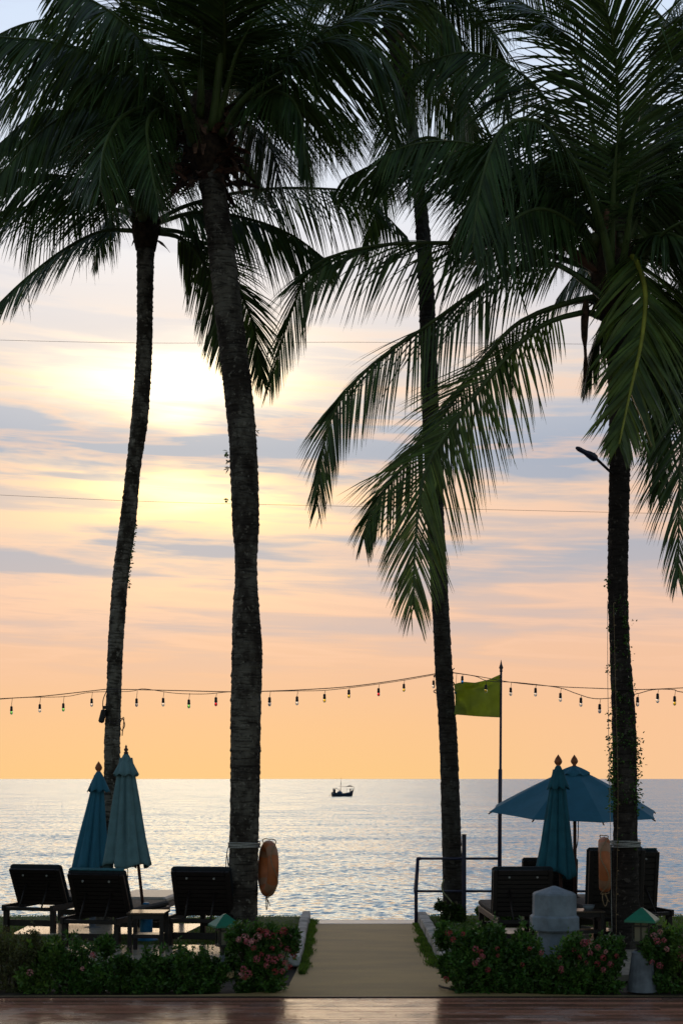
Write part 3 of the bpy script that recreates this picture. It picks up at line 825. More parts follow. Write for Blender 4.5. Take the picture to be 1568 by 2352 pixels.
frs = [([(1375, 640), (1352, 617), (1185, 568), (980, 558), (844, 568), (720, 611), (668, 720), (620, 880)], 1.6, (.05, 1.0), .95, .42, 0),
       ([(1375, 665), (1358, 655), (1266, 605), (1154, 630), (980, 748), (844, 847), (770, 940), (738, 1050), (728, 1160)], .6, (.1, 1.1), .95, .42, 0),
       ([(1370, 692), (1340, 686), (1191, 741), (1092, 853), (968, 1020), (862, 1157), (835, 1235)], -.6, (.15, 1.2), .95, .26, 0),
       ([(1375, 727), (1337, 718), (1240, 750), (1150, 835), (1030, 990), (974, 1090), (953, 1250), (949, 1400)], -1.4, (.3, 1.5), 1.12, .14, 1),
       ([(1432, 625), (1452, 590), (1480, 660), (1474, 772), (1446, 903), (1421, 1020)], -2.6, (0, 0), .92, .22, 2),
       ([(1405, 580), (1418, 400), (1418, 225), (1404, 75), (1365, -60)], -1.6, (0, .1), 1.25, .02, 0),
       ([(1395, 580), (1372, 360), (1326, 140), (1264, 50), (1150, -20)], -.8, (.5, .8), 1.2, .2, 0),
       ([(1390, 570), (1330, 400), (1245, 285), (1155, 292), (1104, 420), (1085, 560)], -2.2, (.3, .8), 1.1, .4, 3),
       ([(1385, 590), (1300, 470), (1200, 400), (1100, 440), (1040, 560)], .6, (.2, .9), 1.1, .4, 0),
       ([(1385, 580), (1250, 450), (1094, 368), (985, 315), (890, 365), (812, 440)], .9, (.3, 1.2), .95, .25, 0),
       ([(1390, 560), (1310, 330), (1210, 180), (1080, 120), (960, 150)], .6, (.3, .9), 1.1, .4, 0),
       ([(1385, 600), (1320, 520), (1240, 480), (1160, 520), (1110, 610)], -1.8, (.4, 1.0), .9, .4, 0),
       ([(1430, 580), (1480, 470), (1560, 420), (1660, 450)], -.4, (.2, .7), 1.1, .4, 0),
       ([(1435, 600), (1500, 540), (1580, 560), (1640, 680)], -1.4, (.3, .9), 1.1, .4, 0),
       ([(1430, 570), (1490, 360), (1570, 230), (1680, 180)], .6, (.3, .9), 1.1, .4, 0),
       ([(1440, 640), (1500, 650), (1560, 740), (1590, 900)], .8, (.3, 1.0), 1.0, .4, 0),
       ([(1430, 560), (1470, 300), (1500, 120), (1560, -20)], 1.2, (.6, 1.1), 1.1, .4, 0),
       ([(1400, 700), (1385, 740), (1360, 800), (1340, 880)], .8, (.6, 1.2), .55, .4, 0),
       ([(1430, 680), (1460, 720), (1500, 800), (1520, 930)], 1.2, (.5, 1.2), .7, .4, 0)]
for pts, dy_, ro, lm, dr, sp_ in frs:
    o_ = frond(D_, DP(pts, YD, dy_), lm, nl=112, roll=ro, droop=dr, thick=.042, wid=.062 if sp_ == 2 else .035, m=(M_frond_b if sp_ in (1, 2) else M_frond), kink=.3 if sp_ == 3 else .03, mr=(M_midrib_y if sp_ == 2 else None), lf=.08 if sp_ == 2 else .13)
    if sp_ == 2: o_['label'] = 'young frond hanging toward the viewer with a bright yellow midrib'
for k in range(3): rand_frond(D_, P(1405, 570, YD), rnd.uniform(0, 360), rnd.uniform(35, 82), rnd.uniform(3.2, 4.4), 1.1, nl=95, roll=(rnd.uniform(0, .8), .9), droop=.4, wid=.034)
build('spathe', MB().tube(spline(DP([(1280, 540), (1310, 575), (1345, 605), (1390, 640)], YD-.2, .1), 12), [.02, .04, .055, .06, .062, .062, .058, .05, .045, .04, .035, .03], 8), M_spathe, D_, world=True)
build('spathe', MB().tube(spline(DP([(1392, 480), (1400, 530), (1404, 600)], YD-.35, .1), 10), [.02, .05, .07, .08, .08, .07, .065, .06, .05, .05], 8), M_spathe, D_, world=True)
build('dry_spathe', MB().tube(spline(DP([(1345, 690), (1341, 760), (1344, 830), (1340, 880)], YD-.2, -.1), 10), [.03, .05, .05, .045, .04, .02, .02, .03, .02, .005], 6), M_fibre, D_, world=True)
for q, r_ in (([(1408, 650), (1390, 560), (1368, 470)], .075), ([(1425, 640), (1436, 560), (1450, 470)], .06), ([(1400, 640), (1404, 520), (1410, 400)], .06), ([(1380, 680), (1350, 655), (1300, 620)], .05), ([(1420, 660), (1500, 560), (1545, 520)], .05)):
    petiole(D_, q, YD-.3, -.4, r_, r_*.6)

# --- palm E: just outside the right border, only its fronds come in
YE = 19.2
E_ = thing('palm_tree', 'palm outside the right border whose drooping fronds hang into the picture', 'palm tree', P(1735, 2165, YE))
trunk(E_, [P(1735, 2165, YE), P(1740, 1600, YE), P(1730, 1000, YE), P(1725, 560, YE)], [.19, .16, .15, .18], M_trunk3, .11, .012, 6, sides=16)
frs = [([(1720, 560), (1630, 540), (1565, 640), (1532, 850), (1508, 1130)], -.4, (.2, 1.1), .95, .35),
       ([(1720, 580), (1640, 640), (1590, 800), (1562, 1050), (1556, 1330)], -1.0, (.4, 1.45), 1.05, .2),
       ([(1715, 540), (1620, 420), (1540, 430), (1500, 520)], .6, (.1, .8), 1.0, .4),
       ([(1715, 520), (1620, 330), (1540, 250), (1460, 240)], .8, (.2, .8), 1.0, .3),
       ([(1715, 500), (1640, 250), (1580, 110), (1500, 20)], .2, (.4, 1.0), 1.0, .3),
       ([(1715, 500), (1650, 200), (1610, 20), (1570, -80)], -.6, (.6, 1.1), 1.0, .3),
       ([(1715, 560), (1640, 600), (1570, 750), (1500, 850), (1450, 980)], 1.0, (.3, 1.1), .8, .3),
       ([(1720, 600), (1670, 720), (1610, 900), (1575, 1120)], .6, (.5, 1.2), .9, .3),
       ([(1720, 570), (1640, 600), (1560, 700), (1520, 900), (1512, 1060)], .8, (.4, 1.2), .9, .3)]
for pts, dy_, ro, lm, dr in frs: frond(E_, DP(pts, YE, dy_), lm, nl=95, roll=ro, droop=dr, thick=.035, wid=.034)
for k in range(5): rand_frond(E_, P(1722, 540, YE), rnd.uniform(90, 270), rnd.uniform(20, 75), rnd.uniform(3.0, 4.2), 1.0, roll=(rnd.uniform(0, .8), .9), droop=.4)

# --- palm F: behind palm B, its crown above the picture
YF = 24.0
F_ = thing('palm_tree', 'palm behind the shaggy brown crown, its bare stem rising past the top border', 'palm tree', P(520, 2080, YF-2))
F_.location = P(500, 2140, 21.6)
trunk(F_, [P(540, 2140, 21.6), P(556, 1700, 21.9), P(552, 1150, 22.4), P(510, 700, 23), P(484, 330, 23.6), P(480, 100, YF), P(478, -60, YF)], [.13, .12, .11, .11, .11, .14, .16], M_trunk1, .10, .012, 7, sides=16)
for k in range(8):
    rand_frond(F_, P(478, -80, YF), k*45+rnd.uniform(-8, 8), rnd.uniform(-5, 55), rnd.uniform(3.6, 5.0), 1.15, roll=(rnd.uniform(0, .7), .9), droop=.45, wid=.034)

# ------------------------------------------------------------------ climbing ferns, epiphytes
def leaf_patch(name, label, cat, centers, per, size, m, loc, up=.5):
    t_ = thing(name, label, cat, loc); B_ = []; Dd = []
    for c, out, sp in centers:
        n = per; b0 = np.array(list(c))+rng.normal(0, sp, (n, 3)); o0 = np.array(list(out))
        dd = norm(o0+rng.normal(0, .55, (n, 3))+np.array([0, 0, up])*rng.uniform(-.4, 1, (n, 1))); B_.append(b0); Dd.append(dd)
    B_ = np.concatenate(B_); Dd = np.concatenate(Dd)
    v, f_ = blades(B_, Dd, rng.uniform(*size, len(B_)), rng.uniform(.012, .03, len(B_)), .25)
    build('foliage', (v, f_), m, t_, world=True, kind='stuff'); return t_
cs = []
for y in np.arange(1380, 2050, 7):
    dens = 1 if y < 1560 else 2
    if 1850 < y and rnd.random() < .7: continue
    for k in range(dens):
        xr = np.interp(y, [1380, 1500, 1640, 1800, 2050], [1436, 1440, 1449, 1455, 1458])
        cs.append((P(xr+rnd.uniform(-10, -1), y+rnd.uniform(-6, 6), YD+rnd.uniform(-.14, .02)), (1, -.3, .2), .013))
        if rnd.random() < .45: cs.append((P(rnd.uniform(1405, 1455), y, YD-.17), (.1, -1, .3), .035))
for y in (1330, 1340, 1350, 1445, 1530, 1545, 1640, 1655, 1670, 1780, 1790, 1800, 1815): cs.append((P(np.interp(y, [1300, 2000], [1396, 1405]), y, YD-.05), (-1, -.3, .1), .02))
for y in range(1690, 1870, 5):
    cs.append((P(1458+rnd.uniform(-6, 5), y, YD-.08), (1, -.4, .1), .04)); cs.append((P(1406+rnd.uniform(-3, 4), y, YD-.1), (-1, -.4, .1), .025))
leaf_patch('climbing_fern', 'small dark ferns climbing the right side of the right hand palm trunk', 'fern', cs, 9, (.015, .045), M_leaf, P(1455, 1990, YD))
cs = [(P(523+rnd.uniform(-2, 3), y, YB), (-1, -.3, .1), .012) for y in (1040, 1050, 1062, 1075, 1150)]+[(P(587, 995, YB), (1, -.2, .1), .02)]
leaf_patch('epiphyte', 'tiny sprigs growing from the side of the thickest palm trunk', 'plant', cs, 7, (.02, .06), M_leaf, P(525, 1075, YB))
cs = [(P(np.interp(y, [1200, 1320], [312, 296]), y, YA-.05), (1, -.3, .1), .012) for y in range(1205, 1350, 9)]
leaf_patch('epiphyte', 'moss and sprigs on the right edge of the slender left palm trunk', 'plant', cs, 6, (.02, .045), M_leaf, P(298, 1340, YA))

# ------------------------------------------------------------------ ropes round trunks
def rope_coil(label, px, y0, y1, Y, rad, turns, m=M_rope):
    t_ = thing('rope', label, 'rope', P(px, y1, Y)); pts = []
    n = turns*28; c = P(px, y0, Y); c2 = P(px, y1, Y)
    for i in range(n+1):
        q = i/n; a = 2*PI*turns*q
        cc = c.lerp(c2, q); pts.append(cc+Vector((math.cos(a)*rad, math.sin(a)*rad, .006*math.sin(a*1.7))))
    build('coil', MB().tube(pts, .0085, 6), m, t_, world=True); return t_
rB = rope_coil('white rope wound round the thickest palm, loose end hanging on its left', 561, 1934, 1946, YB, .205, 5)
build('loose_end', MB().tube(spline([P(527, 1940, YB-.1), P(522, 1955, YB-.12), P(519, 1985, YB-.12), P(521, 2010, YB-.12), P(524, 1990, YB-.12), P(522, 1965, YB-.12)], 24), .006, 5), M_rope_d, rB, world=True)
rope_coil('white rope wound round the fern covered right hand palm', 1435, 1930, 1945, YD, .187, 5)
rA = thing('cable_coil', 'dark cable looped round the slender left palm with stray loops on its right side', 'cable', P(262, 1660, YA))
build('cable', MB().tube(spline([P(246, 1585, YA-.12), P(237, 1610, YA-.2), P(240, 1640, YA-.2), P(262, 1662, YA-.24), P(280, 1650, YA-.18), P(287, 1665, YA-.15), P(280, 1678, YA-.15), P(276, 1662, YA-.15), P(285, 1648, YA-.15), P(281, 1690, YA-.15)], 50), .007, 5), M_cable, rA, world=True)
fl = thing('floodlight', 'black floodlight strapped to the left side of the slender left palm', 'light', P(237, 1645, YA-.05))
build('housing', MB().box(P(236, 1645, YA-.08), (.085, .14, .20), rot=(0, .25, .2), bev=.02), M_black, fl, world=True)
build('bracket', MB().box(P(243, 1625, YA-.05), (.08, .03, .05)), M_black, fl, world=True)
rC = rope_coil('pair of thin cords tied round the palm right of the path at the string lights', 1019, 1535, 1606, YC, .158, 2, M_rope_d)
dr = thing('cord', 'thin pale cord hanging straight down beside the right hand palm', 'cord', P(1402, 2140, YD-.25))
build('strand', MB().tube(spline([P(1394, 1380, YD-.22), P(1395, 1600, YD-.24), P(1400, 1850, YD-.24), P(1404, 2140, YD-.25)], 24), .0035, 5), M_rope, dr, world=True)
dr = thing('fairy_light_cable', 'thin cable with tiny clips running down the front of the right hand palm', 'cable', P(1416, 2150, YD-.2))
pf = spline([P(1408, 1385, YD-.19), P(1413, 1600, YD-.2), P(1418, 1800, YD-.21), P(1416, 1990, YD-.2), P(1414, 2080, YD-.2), P(1414, 2150, YD-.21)], 46)
mb = MB().tube(pf, .003, 5)
for q in pf[::3]: mb.box(q+Vector((.012, -.01, 0)), (.022, .01, .010))
build('strand', mb, M_tan_rope, dr, world=True)

# ------------------------------------------------------------------ street lamp arm on palm D
sl_ = thing('street_lamp', 'grey street lamp head on a short arm fixed to the right hand palm', 'lamp', P(1402, 1086, YD))
build('arm', MB().tube([P(1405, 1088, YD-.12), P(1368, 1053, YD-.35)], .017, 8), M_postw, sl_, world=True)
p0, p1, p2 = P(1370, 1055, YD-.35), P(1350, 1043, YD-.42), P(1322, 1028, YD-.50)
build('lamp_head', MB().tube(spline([p0, p1, (p1+p2)/2, p2], 12), [.02, .045, .05, .048, .045, .04, .032, .03, .03, .03, .028, .015], 10), M_rail, sl_, world=True)
build('sensor', MB().tube([P(1364, 1046, YD-.36), P(1364, 1040, YD-.36)], .012, 6), M_rail, sl_, world=True)

# ------------------------------------------------------------------ power cables
for y0, y1, y2, Y, rad, lb in ((1130, 1163, 1182, 34, .0042, 'lower thin power cable crossing the sky behind the palms'), (781, 786, 790, 46, .006, 'upper power cable crossing the bright part of the sky behind the palms')):
    t_ = thing('power_cable', lb, 'cable', P(-300, y0, Y))
    build('wire', MB().tube(spline([P(-300, y0-8, Y), P(300, (y0+y1)/2+4, Y), P(800, y1, Y), P(1300, (y1+y2)/2+2, Y), P(1900, y2+6, Y)], 40), rad, 5), M_cable, t_, world=True)

# ------------------------------------------------------------------ string lights
def Yat(x): return float(np.interp(x, [-100, 255, 565, 1000, 1040, 1430, 1700], [20.2, 20.82, 18.28, 21.85, 21.8, 17.7, 18.4]))
def strand_pts(lst, n=60): return spline([P(x, y, Yat(x)) for x, y in lst], n)
def bulbs(tree, lst):
    for (x, y, c, top) in lst:
        Y = Yat(x)-.02; b0 = P(x, y, Y); s_ = 1.0
        cord = MB().tube(spline([P(x+2, top, Y), P(x+1, (top+y)/2-4, Y), b0+Vector((0, 0, .055))], 6), .0032, 4)
        build('drop_cord', cord, M_cable, tree, world=True)
        sk = thing_part('socket', MB().lathe([(.010, .062), (.018, .055), (.019, .012), (.021, .006), (.021, -.004)], 10, b0), M_black, tree)
        build_sub('bulb', MB().lathe([(.016, -.004), (.021, -.022), (.022, -.035), (.015, -.052), (.003, -.06)], 10, b0), M_bulbs[c], sk, tree)
def thing_part(name, mb, m, tree): return build(name, mb, m, tree, world=True)
def build_sub(name, mb, m, part_, tree):
    I = np.array(tree.matrix_basis.inverted()); A_ = np.array(mb.v) @ I[:3, :3].T + I[:3, 3]; mb.v = [tuple(a) for a in A_]
    return build(name, mb, m, part_)
s1 = thing('string_lights', 'string of coloured bulbs from the left border to the palm right of the path', 'string lights', P(245, 1583, 20.8))
build('cable', MB().tube(strand_pts([(-80, 1612), (0, 1605), (100, 1599), (245, 1583), (262, 1583), (400, 1586), (530, 1589), (600, 1588), (700, 1584), (800, 1577), (900, 1564), (1002, 1547)]), .0065, 5), M_cable, s1, world=True)
build('lamp_wire', MB().tube(strand_pts([(-80, 1612), (0, 1606), (60, 1602), (150, 1600), (210, 1590), (300, 1588), (330, 1582), (400, 1592), (470, 1594), (530, 1589), (610, 1588), (680, 1587), (740, 1586), (800, 1580), (870, 1571), (930, 1562), (1002, 1549)], 90), .0045, 5), M_cable, s1, world=True)
bulbs(s1, [(27, 1632, 'green', 1603), (92, 1627, 'clear', 1600), (146, 1625, 'green', 1598), (211, 1614, 'clear', 1589), (314, 1614, 'smoke', 1586), (375, 1613, 'clear', 1589), (434, 1617, 'green', 1592), (496, 1612, 'red', 1591),
           (619, 1612, 'smoke', 1588), (682, 1610, 'clear', 1587), (745, 1604, 'yellow', 1585), (801, 1594, 'yellow', 1580), (869, 1590, 'red', 1571), (927, 1580, 'yellow', 1561), (995, 1572, 'clear', 1550)])
s2 = thing('string_lights', 'string of bulbs from the palm beside the flag to the right border', 'string lights', P(1040, 1545, 21.8))
build('cable', MB().tube(strand_pts([(1036, 1544), (1100, 1554), (1180, 1568), (1280, 1577), (1400, 1582), (1430, 1583), (1500, 1583), (1680, 1574)]), .0055, 5), M_cable, s2, world=True)
build('lamp_wire', MB().tube(strand_pts([(1036, 1545), (1090, 1553), (1120, 1564), (1190, 1568), (1280, 1579), (1320, 1592), (1360, 1604), (1405, 1603), (1460, 1594), (1500, 1584), (1545, 1584), (1570, 1590), (1680, 1586)], 90), .0055, 5), M_cable, s2, world=True)
bulbs(s2, [(1046, 1586, 'blue', 1548), (1061, 1562, 'blue', 1548), (1115, 1582, 'yellow', 1562), (1172, 1589, 'clear', 1566), (1229, 1590, 'clear', 1571), (1286, 1602, 'clear', 1580), (1333, 1613, 'clear', 1596), (1376, 1628, 'smoke', 1605),
           (1463, 1612, 'clear', 1595), (1509, 1604, 'clear', 1585), (1548, 1610, 'yellow', 1586)])

# ------------------------------------------------------------------ flag and pole, railing, post
YF_ = 21.7
fp = thing('flagpole', 'dark flagpole right of the path with a plain olive green flag flying to the left', 'flagpole', P(1146, 2116, YF_))
build('pole', MB().tube([P(1146, 2116, YF_), P(1147, 1900, YF_), P(1148, 1768, YF_), P(1148.5, 1766, YF_), P(1150, 1535, YF_)], [.034, .030, .030, .020, .017], 12), M_rail, fp, world=True)
build('finial', MB().lathe([(.017, -.02), (.026, 0), (.018, .015), (.034, .05), (.016, .10), (.002, .17)], 8, P(1150, 1541, YF_)), M_rail, fp, world=True)
nx, nz = 36, 24; vs = []; fs = []
for i in range(nx+1):
    u_ = i/nx
    top = np.interp(u_, [0, .25, .55, .78, .92, 1], [1549, 1561, 1568, 1566, 1569, 1572]); bot = np.interp(u_, [0, .4, 1], [1648, 1646, 1641])
    for j in range(nz+1):
        v_ = j/nz
        x = 1148-106*u_ + 3*math.sin(v_*3)*u_
        y = top+(bot-top)*v_
        dep = .09*math.sin(u_*8+v_*2.2)*u_+.06*math.sin(u_*6-v_*7)*(.3+u_)+.03*math.sin(u_*17+v_*9)*u_+.09*math.exp(-((u_-.72)/.08)**2-((v_-.72)/.2)**2)+.06*math.exp(-((v_-.12-.1*u_)/.06)**2)*math.sin(u_*4)
        vs.append(P(x, y, YF_+dep))
for i in range(nx):
    for j in range(nz): fs.append((i*(nz+1)+j, i*(nz+1)+j+1, (i+1)*(nz+1)+j+1, (i+1)*(nz+1)+j))
mb = MB().add(vs, fs, True); fo = build('flag', mb, M_flag, fp, world=True)
md = fo.modifiers.new('thickness', 'SOLIDIFY'); md.thickness = .002

rl = thing('railing', 'dark blue metal railing at the sea edge on the right side of the path end', 'railing', P(955, 2118, 21.75))
YR = 21.75
build('post', MB().tube([P(955, 2120, YR), P(955, 2046, YR), P(959, 1973, YR)], .027, 10), M_rail, rl, world=True)
build('post', MB().tube([P(952, 2046, YR+.05), P(958, 1974, YR+.05)], .018, 8), M_rail, rl, world=True)
build('top_rail', MB().tube([P(956, 1972, YR), P(1144, 1972, YR)], .020, 10), M_rail, rl, world=True)
build('middle_rail', MB().tube([P(953, 2047, YR), P(1420, 2047, YR)], .019, 10), M_rail, rl, world=True)
for x in (961, 953):
    build('joint', MB().tube([P(x-3, 1972 if x == 961 else 2047, YR), P(x+5, 1972 if x == 961 else 2047, YR)], .026, 10), M_rail, rl, world=True)
build('post', MB().tube([P(1420, 2110, YR), P(1420, 2040, YR)], .022, 8), M_rail, rl, world=True)
t_ = thing('post', 'square dark timber post standing right against the palm beside the railing', 'post', P(1065, 2112, 21.6))
build('shaft', MB().box((P(1065, 2112, 21.6)+P(1065, 1918, 21.6))/2, (.062, .062, (2112-1918)*21.6/FP), bev=.006), M_rail, t_, world=True)
build('cap', MB().box(P(1065, 1918, 21.6)+Vector((0, 0, .006)), (.070, .070, .012)), M_postw, t_, world=True)
t_ = thing('hose', 'pale garden hose curling up at the foot of the palm right of the path', 'hose', P(1045, 2105, 21.7))
build('tube', MB().tube(spline([P(1019, 2020, 21.7), P(1014, 2035, 21.65), P(1018, 2050, 21.6), P(1030, 2064, 21.6), P(1042, 2080, 21.6), P(1047, 2105, 21.6), P(1047, 2118, 21.6)], 26), .012, 8), M_hose, t_, world=True)

# ------------------------------------------------------------------ life rings
def life_ring(label, px, y0, y1, Y, yaw, tilt):
    c = P(px, (y0+y1)/2, Y); Rr = (y1-y0)*Y/FP/2; r = .062
    t_ = thing('life_ring', label, 'life ring', c, rot=(0, tilt, yaw))
    for seg in range(8):
        band = seg % 2 == 1
        mb = MB(); a0 = seg*PI/4-(PI/14 if band else PI/5.6)+PI/4*0; a1 = seg*PI/4+(PI/14 if band else PI/5.6)
        rr = r*(1.03 if band else 1); n = 6 if band else 10; vs = []
        for i in range(n+1):
            a = a0+(a1-a0)*i/n
            for k in range(14):
                b_ = 2*PI*k/14; q = Rr-r+rr*math.cos(b_)
                vs.append((rr*1.15*math.sin(b_), q*math.cos(a), q*math.sin(a)))
        fs = [(i*14+k, (i+1)*14+k, (i+1)*14+(k+1) % 14, i*14+(k+1) % 14) for i in range(n) for k in range(14)]
        mb.add(vs, fs, True); build('band' if band else 'float_segment', mb, M_ringw if band else M_ring, t_)
    # grab rope
    pts = []
    for i in range(81):
        a = 2*PI*i/80; q = Rr+.012+.03*abs(math.sin(2*a))
        pts.append((.05*math.sin(4*a), q*math.cos(a), q*math.sin(a)))
    build('grab_rope', MB().tube(pts, .0065, 5), M_tan_rope, t_)
    pts = spline([(0, .05, -Rr), (.03, .10, -Rr-.10), (.0, .02, -Rr-.17), (-.03, -.08, -Rr-.08), (-.02, -.03, -Rr), (.05, .02, -Rr-.12)], 30)
    build('hanging_rope', MB().tube(pts, .006, 5), M_tan_rope, t_)
    pts = spline([(0, 0, Rr), (-.08, .02, Rr+.02), (-.2, .05, Rr-.08)], 10)
    return t_
life_ring('orange life ring hanging edge on from the thickest palm left of the path', 616, 1930, 2060, 18.35, R(15), R(2))
life_ring('orange life ring with tangled rope hanging on the left of the fern covered palm', 1387, 1922, 2050, 17.5, R(-10), R(-1))

# ------------------------------------------------------------------ loungers
def make_lounger(label, group, lean, backh=.62, piping=False):
    """local: +y toward the sea, origin on the ground below the hinge end of the backrest"""
    t_ = thing('sun_lounger', label, 'sun lounger', group=group)
    W = .77; H = .34
    for s_ in (-1, 1):
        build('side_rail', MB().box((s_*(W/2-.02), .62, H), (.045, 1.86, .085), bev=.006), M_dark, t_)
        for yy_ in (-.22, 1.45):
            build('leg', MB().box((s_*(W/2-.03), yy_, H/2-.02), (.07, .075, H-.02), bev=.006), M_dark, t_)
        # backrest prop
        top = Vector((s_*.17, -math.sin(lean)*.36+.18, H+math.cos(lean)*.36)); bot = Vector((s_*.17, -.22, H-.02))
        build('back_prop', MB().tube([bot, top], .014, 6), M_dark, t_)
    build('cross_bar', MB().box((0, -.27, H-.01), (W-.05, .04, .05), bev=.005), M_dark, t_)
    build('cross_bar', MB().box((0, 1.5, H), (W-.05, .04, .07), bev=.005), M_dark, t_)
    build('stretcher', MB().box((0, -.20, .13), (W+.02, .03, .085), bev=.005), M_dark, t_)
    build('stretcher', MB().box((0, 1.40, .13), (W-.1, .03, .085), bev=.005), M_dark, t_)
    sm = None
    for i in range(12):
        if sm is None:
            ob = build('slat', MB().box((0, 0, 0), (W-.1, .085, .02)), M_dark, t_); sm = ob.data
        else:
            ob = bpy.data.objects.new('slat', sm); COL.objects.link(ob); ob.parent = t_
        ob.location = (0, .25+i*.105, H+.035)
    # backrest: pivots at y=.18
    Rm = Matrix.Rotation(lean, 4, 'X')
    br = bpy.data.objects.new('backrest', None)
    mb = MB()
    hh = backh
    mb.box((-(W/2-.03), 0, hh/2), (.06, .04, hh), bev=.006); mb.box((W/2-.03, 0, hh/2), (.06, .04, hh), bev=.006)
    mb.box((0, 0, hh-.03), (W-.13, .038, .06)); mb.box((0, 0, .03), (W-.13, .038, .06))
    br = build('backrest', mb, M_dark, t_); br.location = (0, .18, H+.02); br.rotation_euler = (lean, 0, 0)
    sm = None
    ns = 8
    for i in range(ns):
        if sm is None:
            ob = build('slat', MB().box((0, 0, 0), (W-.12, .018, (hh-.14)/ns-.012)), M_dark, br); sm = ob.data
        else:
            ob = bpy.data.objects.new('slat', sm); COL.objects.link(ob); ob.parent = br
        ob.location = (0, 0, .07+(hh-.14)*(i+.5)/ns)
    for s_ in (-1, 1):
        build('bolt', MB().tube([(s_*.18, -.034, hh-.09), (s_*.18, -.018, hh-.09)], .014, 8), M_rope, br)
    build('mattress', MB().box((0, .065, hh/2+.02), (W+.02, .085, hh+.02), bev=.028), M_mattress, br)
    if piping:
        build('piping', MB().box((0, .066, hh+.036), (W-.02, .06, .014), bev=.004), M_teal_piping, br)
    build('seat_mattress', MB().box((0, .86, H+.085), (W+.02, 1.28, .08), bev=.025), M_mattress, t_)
    return t_
def place_l(t_, px, py, yaw):
    g = G(px, py, .07); t_.location = g; t_.rotation_euler = (0, 0, yaw)
gl_ = 'dark wooden sun loungers facing the sea'
L1 = make_lounger('farthest left dark lounger with raised back, nearest the left border', gl_, R(28), .58); place_l(L1, 86, 2138, R(-15))
L2 = make_lounger('dark lounger with teal edged cushion directly in front of the closed umbrellas', gl_, R(26), .62, True); place_l(L2, 226, 2172, R(-14))
L3 = make_lounger('dark lounger with raised back touching the thickest palm trunk on its left', gl_, R(24), .64); place_l(L3, 463, 2169, R(-9))
L4 = make_lounger('upright dark lounger right of the path, partly behind the grey concrete bollard', gl_, R(10), .61); place_l(L4, 1203, 2172, R(2))
L5 = make_lounger('dark lounger standing behind the closed umbrella on the right, its back mostly hidden', gl_, R(10), .62); place_l(L5, 1264, 2136, R(-3))
L6 = make_lounger('upright dark lounger behind the fern covered palm, life ring hanging in front of it', gl_, R(5), .84); place_l(L6, 1424, 2165, R(12))
L7 = make_lounger('farthest right lounger with teal edged cushion, sticking out right of the ferny palm', gl_, R(6), .78, True); place_l(L7, 1462, 2152, R(16))
# flat lounger
t_ = thing('sun_lounger', 'flat lounger with its back lowered, behind the side table left of the thickest palm', 'sun lounger', G(330, 2133, .07), group=gl_, rz=R(-6))
W = .72
for s_ in (-1, 1):
    build('side_rail', MB().box((s_*(W/2-.02), .4, .34), (.045, 1.4, .085), bev=.006), M_dark, t_)
    for yy_ in (-.22, 1.0): build('leg', MB().box((s_*(W/2-.03), yy_, .16), (.07, .07, .32), bev=.006), M_dark, t_)
build('cross_bar', MB().box((0, -.29, .34), (W, .04, .08), bev=.005), M_dark, t_)
build('stretcher', MB().box((0, -.22, .14), (W, .03, .08), bev=.005), M_dark, t_)
build('mattress', MB().box((0, .38, .43), (W+.06, 1.36, .09), bev=.028), mat('pale_mattress', (.36, .31, .26), .45, .15, 8, spec=.4), t_)

# ------------------------------------------------------------------ side tables
def side_table(label, px, py, w_, d_, h, rz):
    g = G(px, py, .07); t_ = thing('side_table', label, 'side table', g, rz=rz, group='dark wooden side tables by the loungers')
    n = 4
    for i in range(n): build('table_slat', MB().box((0, -d_/2+d_*(i+.5)/n, h-.012), (w_, d_/n-.006, .022), bev=.003), M_darktop, t_)
    for sx_ in (-1, 1):
        for sy_ in (-1, 1): build('leg', MB().box((sx_*(w_/2-.035), sy_*(d_/2-.035), (h-.026)/2), (.05, .05, h-.026), bev=.004), M_dark, t_)
        build('apron', MB().box((0, sx_*(d_/2-.035), h-.055), (w_-.12, .022, .055)), M_dark, t_)
    build('shelf', MB().box((0, 0, h*.42), (w_-.1, d_-.1, .02)), M_darktop, t_)
    build('shelf_rail', MB().box((0, -(d_/2-.035), h*.42), (w_-.12, .02, .045)), M_dark, t_)
    return t_
side_table('dark side table between the two left loungers, in front of the blue umbrella base', 341, 2186, .46, .45, .50, R(-2))
side_table('low dark side table on the right between the bollard and the fern covered palm', 1345, 2172, .40, .40, .46, R(4))
t_ = thing('ashtray', 'small pale grey bowl standing on the right hand side table', 'ashtray', G(1345, 2172, .07)+Vector((.04, .05, .458)))
build('bowl', MB().lathe([(.055, 0), (.07, .03), (.078, .055), (.070, .056), (.060, .03), (.02, .012)], 18), M_conc, t_)
build('rim', MB().lathe([(.079, .052), (.082, .056), (.079, .060), (.070, .060)], 18), M_conc2, t_)

